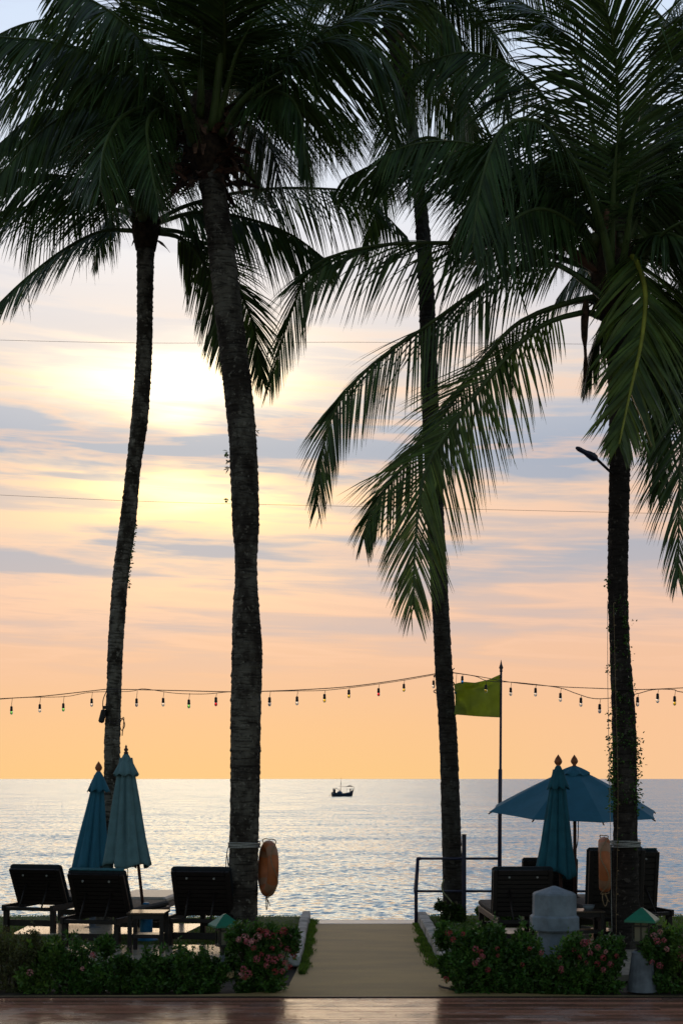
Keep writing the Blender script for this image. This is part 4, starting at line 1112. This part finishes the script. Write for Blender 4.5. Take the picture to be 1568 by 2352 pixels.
# ------------------------------------------------------------------ umbrellas
def finial(t_, c, s_=1.0, m=M_finial, spiky=False):
    if spiky: pr = [(.018, -.02), (.03, 0), (.034, .02), (.018, .035), (.030, .055), (.030, .07), (.012, .085), (.018, .10), (.003, .13)]
    else: pr = [(.03, -.03), (.03, -.005), (.022, 0), (.05, .035), (.056, .06), (.04, .10), (.012, .14), (.002, .155)]
    build('finial', MB().lathe([(r_*s_, z*s_) for r_, z in pr], 12, c), m, t_, world=True)
def closed_umbrella(label, top, flare_y, hem_y, r_top, r_hem, r_fl, Y, m, base, group, lean=0, seed=1, rib=8, spiky=False, hem_slope=0.0, stand=True, squash=.8, pm=None):
    """top/base: picture points of the canopy top and the foot of the pole; the cloth hangs plumb"""
    r = random.Random(seed)
    tp = P(top[0], top[1], Y); bs = P(base[0], base[1], Y)
    t_ = thing('umbrella', label, 'umbrella', bs, group=group)
    build('pole', MB().tube([bs, tp+Vector((0, 0, .02))], .021, 10), pm or M_pole, t_, world=True)
    hem = P(lean, hem_y, Y); fz = P(top[0], flare_y, Y).z
    sides = 96; n = 26; vs = []
    amp = [r.uniform(.75, 1.25) for _ in range(rib)]; ph = [r.uniform(-.12, .12) for _ in range(rib)]
    def fold(a, q):
        x = a/(2*PI)*rib; k = int(x) % rib; fr = x-int(x)
        sx_ = abs(math.sin(PI*(fr+ph[k]*math.sin(PI*fr))))
        return 1-.56*(1-q*.25)*(1-sx_**.7)*amp[k]*.8 + .05*math.sin(a*3+seed) + .045*math.sin(a*13+q*3+seed) + .03*math.sin(a*19-q*5)
    for i in range(n+1):
        q = i/n
        rr = r_top+(r_hem-r_top)*(q**1.05)
        cx = tp.x+(hem.x-tp.x)*q
        for k in range(sides):
            a = 2*PI*k/sides; f_ = fold(a, q)
            z = tp.z-.02+(hem.z-tp.z)*q + (hem_slope*math.cos(a)+.035*math.sin(4*a+seed)+.02*(f_-.8))*q**3
            vs.append((cx+rr*f_*math.cos(a), Y+rr*f_*math.sin(a)*squash, z))
    fs = [(i*sides+k, i*sides+(k+1) % sides, (i+1)*sides+(k+1) % sides, (i+1)*sides+k) for i in range(n) for k in range(sides)]
    mb = MB().add(vs, fs, True); cn = build('canopy', mb, m, t_, world=True)
    md = cn.modifiers.new('thickness', 'SOLIDIFY'); md.thickness = .004
    vs = []; n2 = 8
    for i in range(n2+1):
        q = i/n2; rr = .025+(r_fl-.025)*q**.9
        for k in range(sides):
            a = 2*PI*k/sides; f_ = 1-.26*(1-abs(math.sin(a*4+.3))**.8)*q
            vs.append((tp.x+rr*f_*math.cos(a), Y+rr*f_*math.sin(a)*.9, tp.z+.03+(fz-tp.z-.03)*q+.018*math.sin(8*a+seed)*q**2))
    fs = [(i*sides+k, i*sides+(k+1) % sides, (i+1)*sides+(k+1) % sides, (i+1)*sides+k) for i in range(n2) for k in range(sides)]
    mb = MB().add(vs, fs, True); cp = build('vent_cap', mb, m, t_, world=True)
    md = cp.modifiers.new('thickness', 'SOLIDIFY'); md.thickness = .004
    # rib ends peeping below the hem
    for k in range(8):
        a = 2*PI*k/8+.2; rr = r_hem*.45
        p_ = Vector((hem.x+rr*math.cos(a), Y+rr*math.sin(a)*squash, hem.z))
        build('rib', MB().tube([p_+Vector((0, 0, .35)), p_+Vector((0, 0, -.03-.02*(k % 3)))], .012, 6), M_pole, t_, world=True)
    finial(t_, tp+Vector((0, 0, .03)), .95, spiky=spiky, m=M_pole if spiky else M_finial)
    return t_
gu = 'blue beach umbrellas over the loungers'
U1 = closed_umbrella('closed deep blue umbrella with orange tip, left of the slender palm', (227, 1777), 1817, 1992, .06, .275, .165, 20.4, M_umb, (213, 2140), gu, lean=208, seed=3, hem_slope=.05)
U2 = closed_umbrella('closed faded grey blue umbrella leaning in front of the slender palm', (290, 1737), 1781, 1985, .085, .325, .17, 18.9, M_umb_faded, (338, 2165), gu, lean=293, seed=5, spiky=True)
U3 = closed_umbrella('closed dark teal umbrella on the right in front of the open one', (1281, 1764), 1811, 2003, .07, .262, .155, 18.6, M_umb_deep, (1290, 2165), gu, lean=1274, seed=8, hem_slope=-.05)
# blue foot of U2
bs = P(336, 2166, 18.9)
build('base_sleeve', MB().lathe([(.16, 0), (.16, .05), (.085, .07), (.085, .33), (.045, .36), (.045, .53), (.03, .54)], 18, bs, smooth=False), M_blue, U2, world=True)
build('base', MB().lathe([(.2, 0), (.2, .07), (.05, .09), (.04, .35)], 16, P(213, 2142, 20.4)), M_conc2, U1, world=True)
build('base', MB().lathe([(.2, 0), (.2, .07), (.05, .09), (.04, .35)], 16, P(1290, 2167, 18.6)), M_conc2, U3, world=True)
build('tie_cord', MB().tube(spline([P(293, 1990, 18.9), P(294, 2010, 18.9), P(291, 2035, 18.9)], 8), .006, 5), M_rope_d, U2, world=True)
# open umbrella
YO = 20.0; apex = P(1318, 1772, YO); ft = P(1320, 2140, YO)
U4 = thing('umbrella', 'open blue umbrella with orange tip behind the fern covered palm', 'umbrella', ft, group=gu)
build('pole', MB().tube([ft, P(1319, 1900, YO), apex], [.026, .024, .022], 10), M_pole, U4, world=True)
build('base', MB().lathe([(.22, 0), (.22, .07), (.05, .09), (.04, .35)], 16, ft), M_conc2, U4, world=True)
RO = 1.22; hh = .62; tilt = Matrix.Rotation(R(5.5), 3, 'X') @ Matrix.Rotation(R(1.0), 3, 'Y')
a_off = R(10)
def can(q, a):
    x = (a-a_off)/(2*PI)*8; fr = x-math.floor(x)
    edge_ = math.cos(PI/8)/math.cos((fr-.5)*PI/4)      # straight cloth edges between ribs
    rr = RO*q*edge_*(1-.02*math.sin(PI*fr)*q)
    z = -hh*(q**1.12)-.035*math.sin(PI*fr)*q*(1-q)*2
    return tilt @ Vector((rr*math.cos(a), rr*math.sin(a), z))
vs = []; fs = []; n = 10; sides = 64
for i in range(n+1):
    for k in range(sides): vs.append(apex+Vector((0, 0, .05))+can(.05+.95*i/n, a_off+2*PI*k/sides))
fs = [(i*sides+k, i*sides+(k+1) % sides, (i+1)*sides+(k+1) % sides, (i+1)*sides+k) for i in range(n) for k in range(sides)]
cn = build('canopy', MB().add(vs, fs, False), M_umb, U4, world=True); cn.modifiers.new('thickness', 'SOLIDIFY').thickness = .004
vs = []
for i in range(6):
    for k in range(sides):
        a = a_off+2*PI*k/sides; q = .02+.17*i/5
        vs.append(apex+Vector((0, 0, .085))+can(q, a)+Vector((0, 0, .015*math.sin(8*a)*(i/5)**2-(.02*(i/5)**3))))
fs = [(i*sides+k, i*sides+(k+1) % sides, (i+1)*sides+(k+1) % sides, (i+1)*sides+k) for i in range(5) for k in range(sides)]
cn = build('vent_cap', MB().add(vs, fs, True), M_umb, U4, world=True); cn.modifiers.new('thickness', 'SOLIDIFY').thickness = .004
for k in range(8):
    a = a_off+2*PI*k/8
    pts = [apex+Vector((0, 0, .03))+can(q, a) for q in (.06, .3, .6, .85, 1.01)]
    rb = build('rib', MB().tube(pts, .010, 6), M_pole, U4, world=True)
    q0 = Vector((0, 0, -.42)); mb = MB().tube([apex+q0, apex+can(.55, a)], .008, 6)
    build_sub('strut', mb, M_pole, rb, U4)
finial(U4, apex+Vector((0, 0, .09)), .95)
build('crank_cord', MB().tube(spline([P(1327, 1880, YO), P(1326, 1930, YO), P(1322, 1950, YO)], 8), .007, 5), M_rope_d, U4, world=True)

# ------------------------------------------------------------------ concrete bollard (eight sided)
t_ = thing('bollard', 'grey eight sided concrete bollard with pointed cap in the right hand shrubs', 'bollard', P(1272, 2264, 15.9))
def octo(prof, c, off=PI/8):
    mb = MB(); vs = []
    for r_, z in prof:
        for k in range(8):
            a = off+2*PI*k/8; vs.append(Vector(c)+Vector((r_*math.cos(a), r_*math.sin(a), z)))
    n = len(prof); fs = [(i*8+k, i*8+(k+1) % 8, (i+1)*8+(k+1) % 8, (i+1)*8+k) for i in range(n-1) for k in range(8)]
    mb.add(vs, fs); mb.f.append(tuple(range(7, -1, -1))); mb.f.append(tuple((n-1)*8+i for i in range(8))); mb.sm += [False, False]; return mb
bz = 15.9; c0 = P(1272, 2264, bz); c0.z = 0
z_of = lambda y: CAMH-(y-HY)*bz/FP
build('shaft', octo([(.20, 0), (.20, z_of(2135))], c0), M_conc, t_, world=True)
build('collar', octo([(.270, z_of(2136)), (.282, z_of(2133)), (.282, z_of(2105)), (.264, z_of(2102)), (.256, z_of(2101))], c0), M_conc, t_, world=True)
build('head', octo([(.252, z_of(2102)), (.250, z_of(2056)), (.250, z_of(2056)+.01)], c0), M_conc, t_, world=True)
build('cap', octo([(.250, z_of(2056)+.01), (.232, z_of(2052)+.01), (.13, z_of(2043)), (.02, z_of(2035))], c0), M_conc, t_, world=True)

# ------------------------------------------------------------------ garden lanterns
def lantern(label, px, ytop, yeave, ybase, Y, hw, pedestal, rz):
    g = P(px, ybase, Y); g.z = max(0, g.z)
    t_ = thing('garden_lantern', label, 'garden lantern', g, group='garden lanterns with green pyramid roofs')
    z_ = lambda y: CAMH-(y-HY)*Y/FP
    def sq(prof, off=PI/4+rz):
        mb = MB(); vs = []
        for r_, z in prof:
            for k in range(4):
                a = off+2*PI*k/4; vs.append(Vector((g.x+r_*math.cos(a)*1.414, g.y+r_*math.sin(a)*1.414, z)))
        n = len(prof); mb.add(vs, [(i*4+k, i*4+(k+1) % 4, (i+1)*4+(k+1) % 4, (i+1)*4+k) for i in range(n-1) for k in range(4)])
        mb.f += [(3, 2, 1, 0), tuple((n-1)*4+i for i in range(4))]; mb.sm += [False, False]; return mb
    zt, ze = z_(ytop), z_(yeave)
    build('roof', sq([(hw, ze-.02), (hw, ze), (hw*.45, ze+(zt-ze)*.62), (.012, zt)]), M_green, t_, world=True)
    b_ = ze-.02; lh = .20; w2 = hw*.52
    build('glass', sq([(w2*.8, b_-lh), (w2*.8, b_)]), M_glassw, t_, world=True)
    for k in range(4):
        a = PI/4+rz+2*PI*k/4
        build('corner_bar', MB().box((g.x+w2*1.414*math.cos(a), g.y+w2*1.414*math.sin(a), b_-lh/2), (.016, .016, lh), rot=(0, 0, rz)), M_lampframe, t_, world=True)
        a2 = rz+2*PI*k/4
        build('glazing_bar', MB().box((g.x+w2*.9*math.cos(a2), g.y+w2*.9*math.sin(a2), b_-lh/2), (.010, .010, lh), rot=(0, 0, rz)), M_lampframe, t_, world=True)
    build('frame_ring', sq([(w2+.012, b_-lh-.025), (w2+.012, b_-lh)]), M_lampframe, t_, world=True)
    build('frame_ring', sq([(w2+.008, b_-.05), (w2+.008, b_-.035)]), M_lampframe, t_, world=True)
    build('neck', sq([(.045, b_-lh-.12), (.05, b_-lh-.025)]), M_lampframe, t_, world=True)
    if pedestal:
        zb = b_-lh-.12
        build('pedestal', MB().lathe([(.155, 0), (.150, .05), (.105, .38), (.108, .40), (.075, .42), (.070, zb)], 20, (g.x, g.y, 0), smooth=False), M_conc2, t_, world=True)
    else:
        build('pedestal', sq([(.06, 0), (.05, b_-lh-.12)]), M_conc2, t_, world=True)
lantern('lantern with green pyramid roof behind the pink flowers beside the thickest palm', 517, 2099, 2124, 2262, 16.2, .155, False, R(22))
lantern('lantern with green pyramid roof on a grey cone pedestal in front of the ferny palm', 1473, 2085, 2112, 2288, 14.75, .158, True, R(-20))

# ------------------------------------------------------------------ shrubs
FLW = {}
def flower_mesh(key, m, s_):
    # a ball of small four-petalled florets
    r = np.random.default_rng(len(FLW)+3); n = 46
    d_ = norm(r.normal(size=(n, 3))+np.array([0, -.3, .45])); c = d_*s_*r.uniform(.82, 1.0, (n, 1))
    t1 = norm(np.cross(d_, r.normal(size=(n, 3)))); t2 = np.cross(d_, t1); w_ = s_*.26
    V = np.stack([c-t1*w_, c-t2*w_*.8+d_*w_*.3, c+t1*w_, c+t2*w_*.8+d_*w_*.3], 1).reshape(-1, 3)
    k = (np.arange(n)*4)[:, None]; F = np.concatenate([k+[0, 1, 2], k+[0, 2, 3]], 0)
    o_ = build('flower_head', (V, F), m); me = o_.data; bpy.data.objects.remove(o_); FLW[key] = me
for key, m in (('pink', M_pink), ('pale', M_pinkl), ('cream', M_cream), ('red', M_redp)): flower_mesh(key, m, .040)
def shrub(label, c, r3, nsprig, m, flowers=(), lsize=(.035, .06), name='shrub', cat='shrub', lumps=7, seed=0, group=None, whorl=11, shoots=0, twigs=True):
    r = np.random.default_rng(seed+100); c = np.array(list(c)); rx, ry, h = r3
    t_ = thing(name, label, cat, tuple(c), group=group)
    # lumpy dome: union of spheroids
    lc = np.column_stack([r.uniform(-.95, .95, lumps)*rx, r.uniform(-.6, .6, lumps)*ry, r.uniform(.30, .80, lumps)*h]); lr = r.uniform(.24, .52, lumps)
    lc = np.vstack([lc, [[0, 0, h*.5], [-.25*rx, -.25*ry, .16*h], [.3*rx, -.25*ry, .16*h]]]); lr = np.append(lr, [.66, .60, .60])
    k = r.integers(0, len(lc), nsprig)
    dd = norm(r.normal(size=(nsprig, 3))+np.array([0, -.15, .25]))
    rad = lr[k][:, None]*(r.random((nsprig, 1))**.33)
    tip = lc[k]+dd*rad*np.array([rx*.9, ry*.9, h*.62])
    tip[:, 2] = np.clip(tip[:, 2], .03, None)
    if shoots:
        j = r.integers(0, nsprig, shoots); tall = tip[j].copy(); tall[:, 2] = np.maximum(tall[:, 2], h*.75)+r.uniform(.0, .17, shoots)
        tip = np.vstack([tip, tall]); dd = np.vstack([dd, norm(r.normal(0, .15, (shoots, 3))+[0, 0, 1])])
    ns = len(tip)
    ax_ = norm(dd*.6+np.array([0, 0, .8])+r.normal(0, .25, (ns, 3)))
    B_ = np.repeat(tip, whorl, 0); A_ = np.repeat(ax_, whorl, 0); off = r.uniform(-.07, .01, (len(B_), 1)); B_ = B_+A_*off
    D__ = norm(A_*r.uniform(.1, .9, (len(B_), 1))+norm(r.normal(size=A_.shape))*.95)
    ln = r.uniform(*lsize, len(B_))*np.repeat(r.uniform(.7, 1.35, ns), whorl); v, f_ = leafshape(B_, D__, ln, ln*.46)
    build('foliage', (v, f_), m, t_, kind='stuff')
    if twigs:
        mb = MB()
        for i in range(26):
            j = r.integers(0, nsprig); p = tip[j]; mb.tube([(p[0]*.45, p[1]*.45, 0), (p[0]*.75, p[1]*.75, p[2]*.55), tuple(p)], [.010, .007, .003], 4, caps=False)
        build('stems', mb, M_twig, t_, kind='stuff')
    for (fx_, fy_, key, sc) in flowers:   # offsets in metres from the picture position given as D coords
        Yf = c[1]-ry*.75
        p = P(fx_, fy_, Yf)-Vector(c)
        # snap onto the visible front face of the dome
        u_ = max(-.95, min(.95, p.x/rx)); zf = max(0., min(1., p.z/h)); p.y = -ry*math.sqrt(max(.05, 1-u_*u_))*(.98-.55*max(0, zf-.45)) - .01
        q = P(fx_, fy_, c[1]+p.y)-Vector(c)
        o_ = bpy.data.objects.new('flower_head', FLW[key]); COL.objects.link(o_); o_.parent = t_
        o_.location = q; s2 = sc*rnd.uniform(.85, 1.1); o_.scale = (s2, s2, s2); o_.rotation_euler = (rnd.uniform(-.4, .4), rnd.uniform(-.4, .4), rnd.uniform(0, 6))
    return t_
def rf(x0, x1, y0, y1, n, keys, sc=(.7, 1.1), seed=1):
    r = random.Random(seed); return [(r.uniform(x0, x1), r.uniform(y0, y1), r.choice(keys), r.uniform(*sc)) for _ in range(n)]
# left bed
YS = 14.86
shrub('pale olive feathery shrub at the left border', (P(8, 2280, YS).x, YS+.1, 0), (0.358, .35, 0.65), 900, M_leaf_o, lsize=(.02, .04), seed=1, shoots=60, whorl=9)
shrub('low thin shrub right beside the pale olive one, lawn showing behind', (P(92, 2280, YS).x, YS, 0), (0.269, .3, 0.46), 420, M_leaf_l, rf(60, 130, 2200, 2240, 1, ['pale']), seed=2, shoots=14)
shrub('leafy green shrub in front of the teal edged lounger', (P(186, 2280, YS).x, YS, 0), (0.336, .34, .58), 900, M_leaf, [(214, 2194, 'pink', .8), (190, 2225, 'pale', .6)], seed=3, shoots=22)
shrub('green shrub with a tall shoot in front of the side table', (P(300, 2280, YS).x, YS, 0), (0.381, .34, .38), 900, M_leaf, seed=4, shoots=26)
shrub('dark green shrub in the middle of the left bed, left of the lantern', (P(405, 2280, YS).x, YS, 0), (0.358, .34, .40), 850, M_leaf, seed=5, shoots=22)
shrub('green shrub just left of the lantern, in front of the third left lounger', (P(462, 2280, YS).x, YS, 0), (.27, .34, .42), 700, M_leaf, [(536, 2236, 'cream', .9)], seed=6, shoots=24)
fl_l = [(562, 2155, 'pale', 1.2), (578, 2165, 'pale', 1.2), (592, 2152, 'pale', 1.25), (569, 2163, 'pink', 1.0), (548, 2158, 'pale', .8), (610, 2142, 'red', 1.1), (628, 2150, 'red', 1.0), (616, 2148, 'pink', 1), (640, 2146, 'red', 1.1), (652, 2138, 'red', 1.0), (664, 2152, 'pale', .9), (598, 2138, 'red', .8), (590, 2203, 'pink', 1.05), (617, 2202, 'pink', 1.0), (612, 2218, 'pink', .9), (630, 2205, 'pink', 1.0), (646, 2196, 'pink', .9), (661, 2180, 'pink', 1.0), (655, 2212, 'pink', .9), (673, 2196, 'red', .9), (676, 2170, 'pale', .9), (560, 2226, 'pink', .9), (553, 2240, 'pale', .85), (571, 2237, 'pink', 1), (562, 2246, 'red', .8), (529, 2240, 'cream', 1), (632, 2232, 'red', .8), (648, 2231, 'pink', .8), (665, 2221, 'red', .8), (600, 2192, 'red', .7), (626, 2178, 'red', .7), (644, 2170, 'pink', .8), (683, 2185, 'red', .8), (583, 2178, 'red', .7), (638, 2160, 'pale', .8)]
shrub('large pink flowering shrub at the left corner of the path', (P(597, 2280, YS).x, YS+.02, 0), (.36, .42, .70), 1500, M_leaf, fl_l, seed=7, shoots=40, lumps=9)
# right bed
fl_r = [(1030, 2142, 'red', 1.0), (1040, 2158, 'red', .9), (1063, 2145, 'red', .7), (1092, 2180, 'pink', .9), (1103, 2186, 'red', .8), (1098, 2205, 'pale', .7), (1090, 2213, 'pink', .9), (1107, 2197, 'pink', .9), (1024, 2249, 'red', .8), (1120, 2228, 'red', .7)]
YQ = 14.84
shrub('leafy shrub with a few pink flowers at the right corner of the path', (P(1082, 2284, YQ).x, YQ, 0), (.34, .42, 0.71), 1400, M_leaf, fl_r, seed=8, shoots=50, lumps=9)
shrub('dense dark green shrub left of the grey bollard', (P(1170, 2284, YQ).x, YQ, 0), (.34, .40, .56), 1300, M_leaf, rf(1130, 1240, 2160, 2235, 4, ['red'], (.5, .7), 5), seed=9, shoots=40)
shrub('dark green shrub directly in front of the grey bollard', (P(1272, 2284, YQ-.1).x, YQ-.12, 0), (.34, .34, .42), 1000, M_leaf, rf(1240, 1300, 2180, 2240, 4, ['red', 'pink'], (.5, .7), 6), seed=10, shoots=26)
shrub('pink flowering shrub between the grey bollard and the cone pedestal', (P(1366, 2284, YQ).x, YQ, 0), (.36, .36, 0.57), 1200, M_leaf, [(1340, 2166, 'pink', 1.0), (1348, 2164, 'red', 1.0), (1320, 2182, 'pink', .9), (1333, 2198, 'red', .8), (1354, 2190, 'pink', .8), (1372, 2176, 'pink', .9), (1384, 2200, 'red', .8), (1322, 2222, 'pale', .8), (1390, 2186, 'pale', .7), (1401, 2215, 'pink', .8), (1371, 2214, 'red', .9), (1385, 2228, 'pink', .8), (1345, 2212, 'red', .6), (1415, 2196, 'red', .7)], seed=11, shoots=34)
shrub('small pink flowering shrub right of the cone pedestal', (P(1516, 2284, YQ).x, YQ, 0), (.20, .34, 0.63), 620, M_leaf, [(1500, 2150, 'pale', .9), (1515, 2140, 'pale', .8), (1508, 2162, 'pink', 1), (1496, 2210, 'pink', .9), (1488, 2218, 'pale', .8), (1514, 2218, 'pink', .9), (1530, 2180, 'pale', .8), (1524, 2160, 'pink', .8)], seed=12, shoots=30)
shrub('sparse shrub with pink flowers at the right border', (P(1575, 2284, YQ).x, YQ, 0), (.22, .34, 0.66), 640, M_leaf_l, [(1556, 2186, 'pink', 1.2), (1564, 2200, 'pink', 1.1), (1560, 2178, 'pale', 1)], seed=13, shoots=24)
shrub('round grassy tuft at the foot of the palm right of the path', (P(1035, 2118, 21.6).x, 21.45, .04), (.24, .22, .30), 420, M_leaf_y, lsize=(.03, .07), seed=14, name='tuft', cat='plant', twigs=False)
shrub('low bright green bush at the sea edge behind the upright lounger', (P(1150, 2118, 21.6).x, 21.5, .04), (.35, .2, .24), 300, M_leaf_l, seed=15)
# curved steel scrap / drain spout by the right corner
t_ = thing('lawn_edging', 'small dark curved edging piece on the ground at the right corner of the path', 'edging', G(1012, 2272))
build('strip', MB().tube(spline([G(1008, 2268)+Vector((0, 0, .02)), G(1016, 2274)+Vector((0, 0, .03)), G(1030, 2277)+Vector((0, 0, .03)), G(1050, 2279)+Vector((0, 0, .02))], 12), [.012]*12, 6), M_postw, t_, world=True)

# ------------------------------------------------------------------ longtail boat
YBt = (CAMH-SEA_Z)*FP/(1829.5-HY); pm_ = YBt/FP     # metres per picture unit
bt = thing('longtail_boat', 'small dark wooden fishing boat with curved canopy and raised bow far out on the sea', 'boat', P(786, 1829.5, YBt))
ox = 786
def bx(x, y): return Vector(((x-ox)*pm_, 0, (1829.5-y)*pm_))
st_ = []
prof = [(761, 1819, 1829.4, .5), (766, 1820, 1830.2, .75), (776, 1821.5, 1830.4, .85), (788, 1822, 1830.4, .85), (798, 1820.5, 1830.2, .7), (804, 1819, 1829.8, .45), (809, 1815.5, 1828, .2), (813, 1806.5, 1809, .06)]
vs = []; n = len(prof)
for (x, yt, yb, hw) in prof:
    t0, b0 = bx(x, yt), bx(x, yb)
    vs += [t0+Vector((0, -hw, 0)), b0+Vector((0, -hw*.55, 0)), b0+Vector((0, hw*.55, 0)), t0+Vector((0, hw, 0)), t0+Vector((0, hw*.9, -.12)), t0+Vector((0, -hw*.9, -.12))]
fs = [(i*6+k, i*6+(k+1) % 6, (i+1)*6+(k+1) % 6, (i+1)*6+k) for i in range(n-1) for k in range(6)]+[(5, 4, 3, 2, 1, 0), tuple((n-1)*6+i for i in range(6))]
build('hull', MB().add(vs, fs), M_boat, bt)
build('rub_rail', MB().tube([bx(766, 1823)+Vector((0, -.86, 0)), bx(788, 1825)+Vector((0, -.9, 0)), bx(803, 1822)+Vector((0, -.6, 0))], .07, 5), M_boatb, bt)
vs = []; n = 9
for i in range(n):
    q = i/(n-1); x = 763+18*q; y = 1820-13*math.sin(PI*(.18+.75*q))+6.0
    y = 1812.5-3.6*math.sin(PI*min(1, q*1.0+.05))+2.5*q*q*1.5
    for s_ in (-1, 1): vs.append(bx(x, y)+Vector((0, s_*.8, 0)))
    for s_ in (-1, 1): vs.append(bx(x, y+1.2)+Vector((0, s_*.8, 0)))
fs = []
for i in range(n-1):
    a, b_ = i*4, (i+1)*4; fs += [(a, b_, b_+1, a+1), (a+2, a+3, b_+3, b_+2), (a, a+2, b_+2, b_), (a+1, b_+1, b_+3, a+3)]
build('canopy', MB().add(vs, fs), M_boatc, bt)
build('cabin', MB().box(bx(767.5, 1817), (.7, 1.0, 1.0)), M_boat, bt)
for x in (766, 781): build('canopy_post', MB().tube([bx(x, 1822), bx(x, 1811)], .05, 5), M_boat, bt)
build('mast', MB().tube([bx(782.5, 1821), bx(783.5, 1786)], .045, 5), M_boat, bt)
build('pennant', MB().box(bx(782.7, 1800), (.16, .03, .5)), M_boatc, bt)
build('boom', MB().tube([bx(777, 1806), bx(812, 1806)], .04, 5), M_boat, bt)
build('furled_awning', MB().tube([bx(795, 1806.5), bx(799, 1806), bx(802, 1805.3), bx(806, 1805.7), bx(810, 1806)], [.06, .14, .22, .17, .04], 6), M_boatc, bt)
for x in (796, 808): build('awning_post', MB().tube([bx(x, 1821), bx(x, 1806.5)], .03, 4), M_boat, bt)
build('engine', MB().box(bx(804.5, 1815), (.34, .4, .9)), M_boat, bt)
build('rudder_pole', MB().tube([bx(762, 1823), bx(755, 1829)], .05, 5), M_boat, bt)
build('net_heap', MB().lathe([(.75, -.2), (.7, .2), (.4, .42), (.05, .5)], 8, bx(780, 1821)), M_boatb, bt)
for x, y in ((765, 1822), (785.5, 1822)): build('float', MB().lathe([(.02, -.11), (.1, -.06), (.1, .06), (.02, .11)], 8, bx(x, y)+Vector((0, -.9, 0))), M_white, bt)
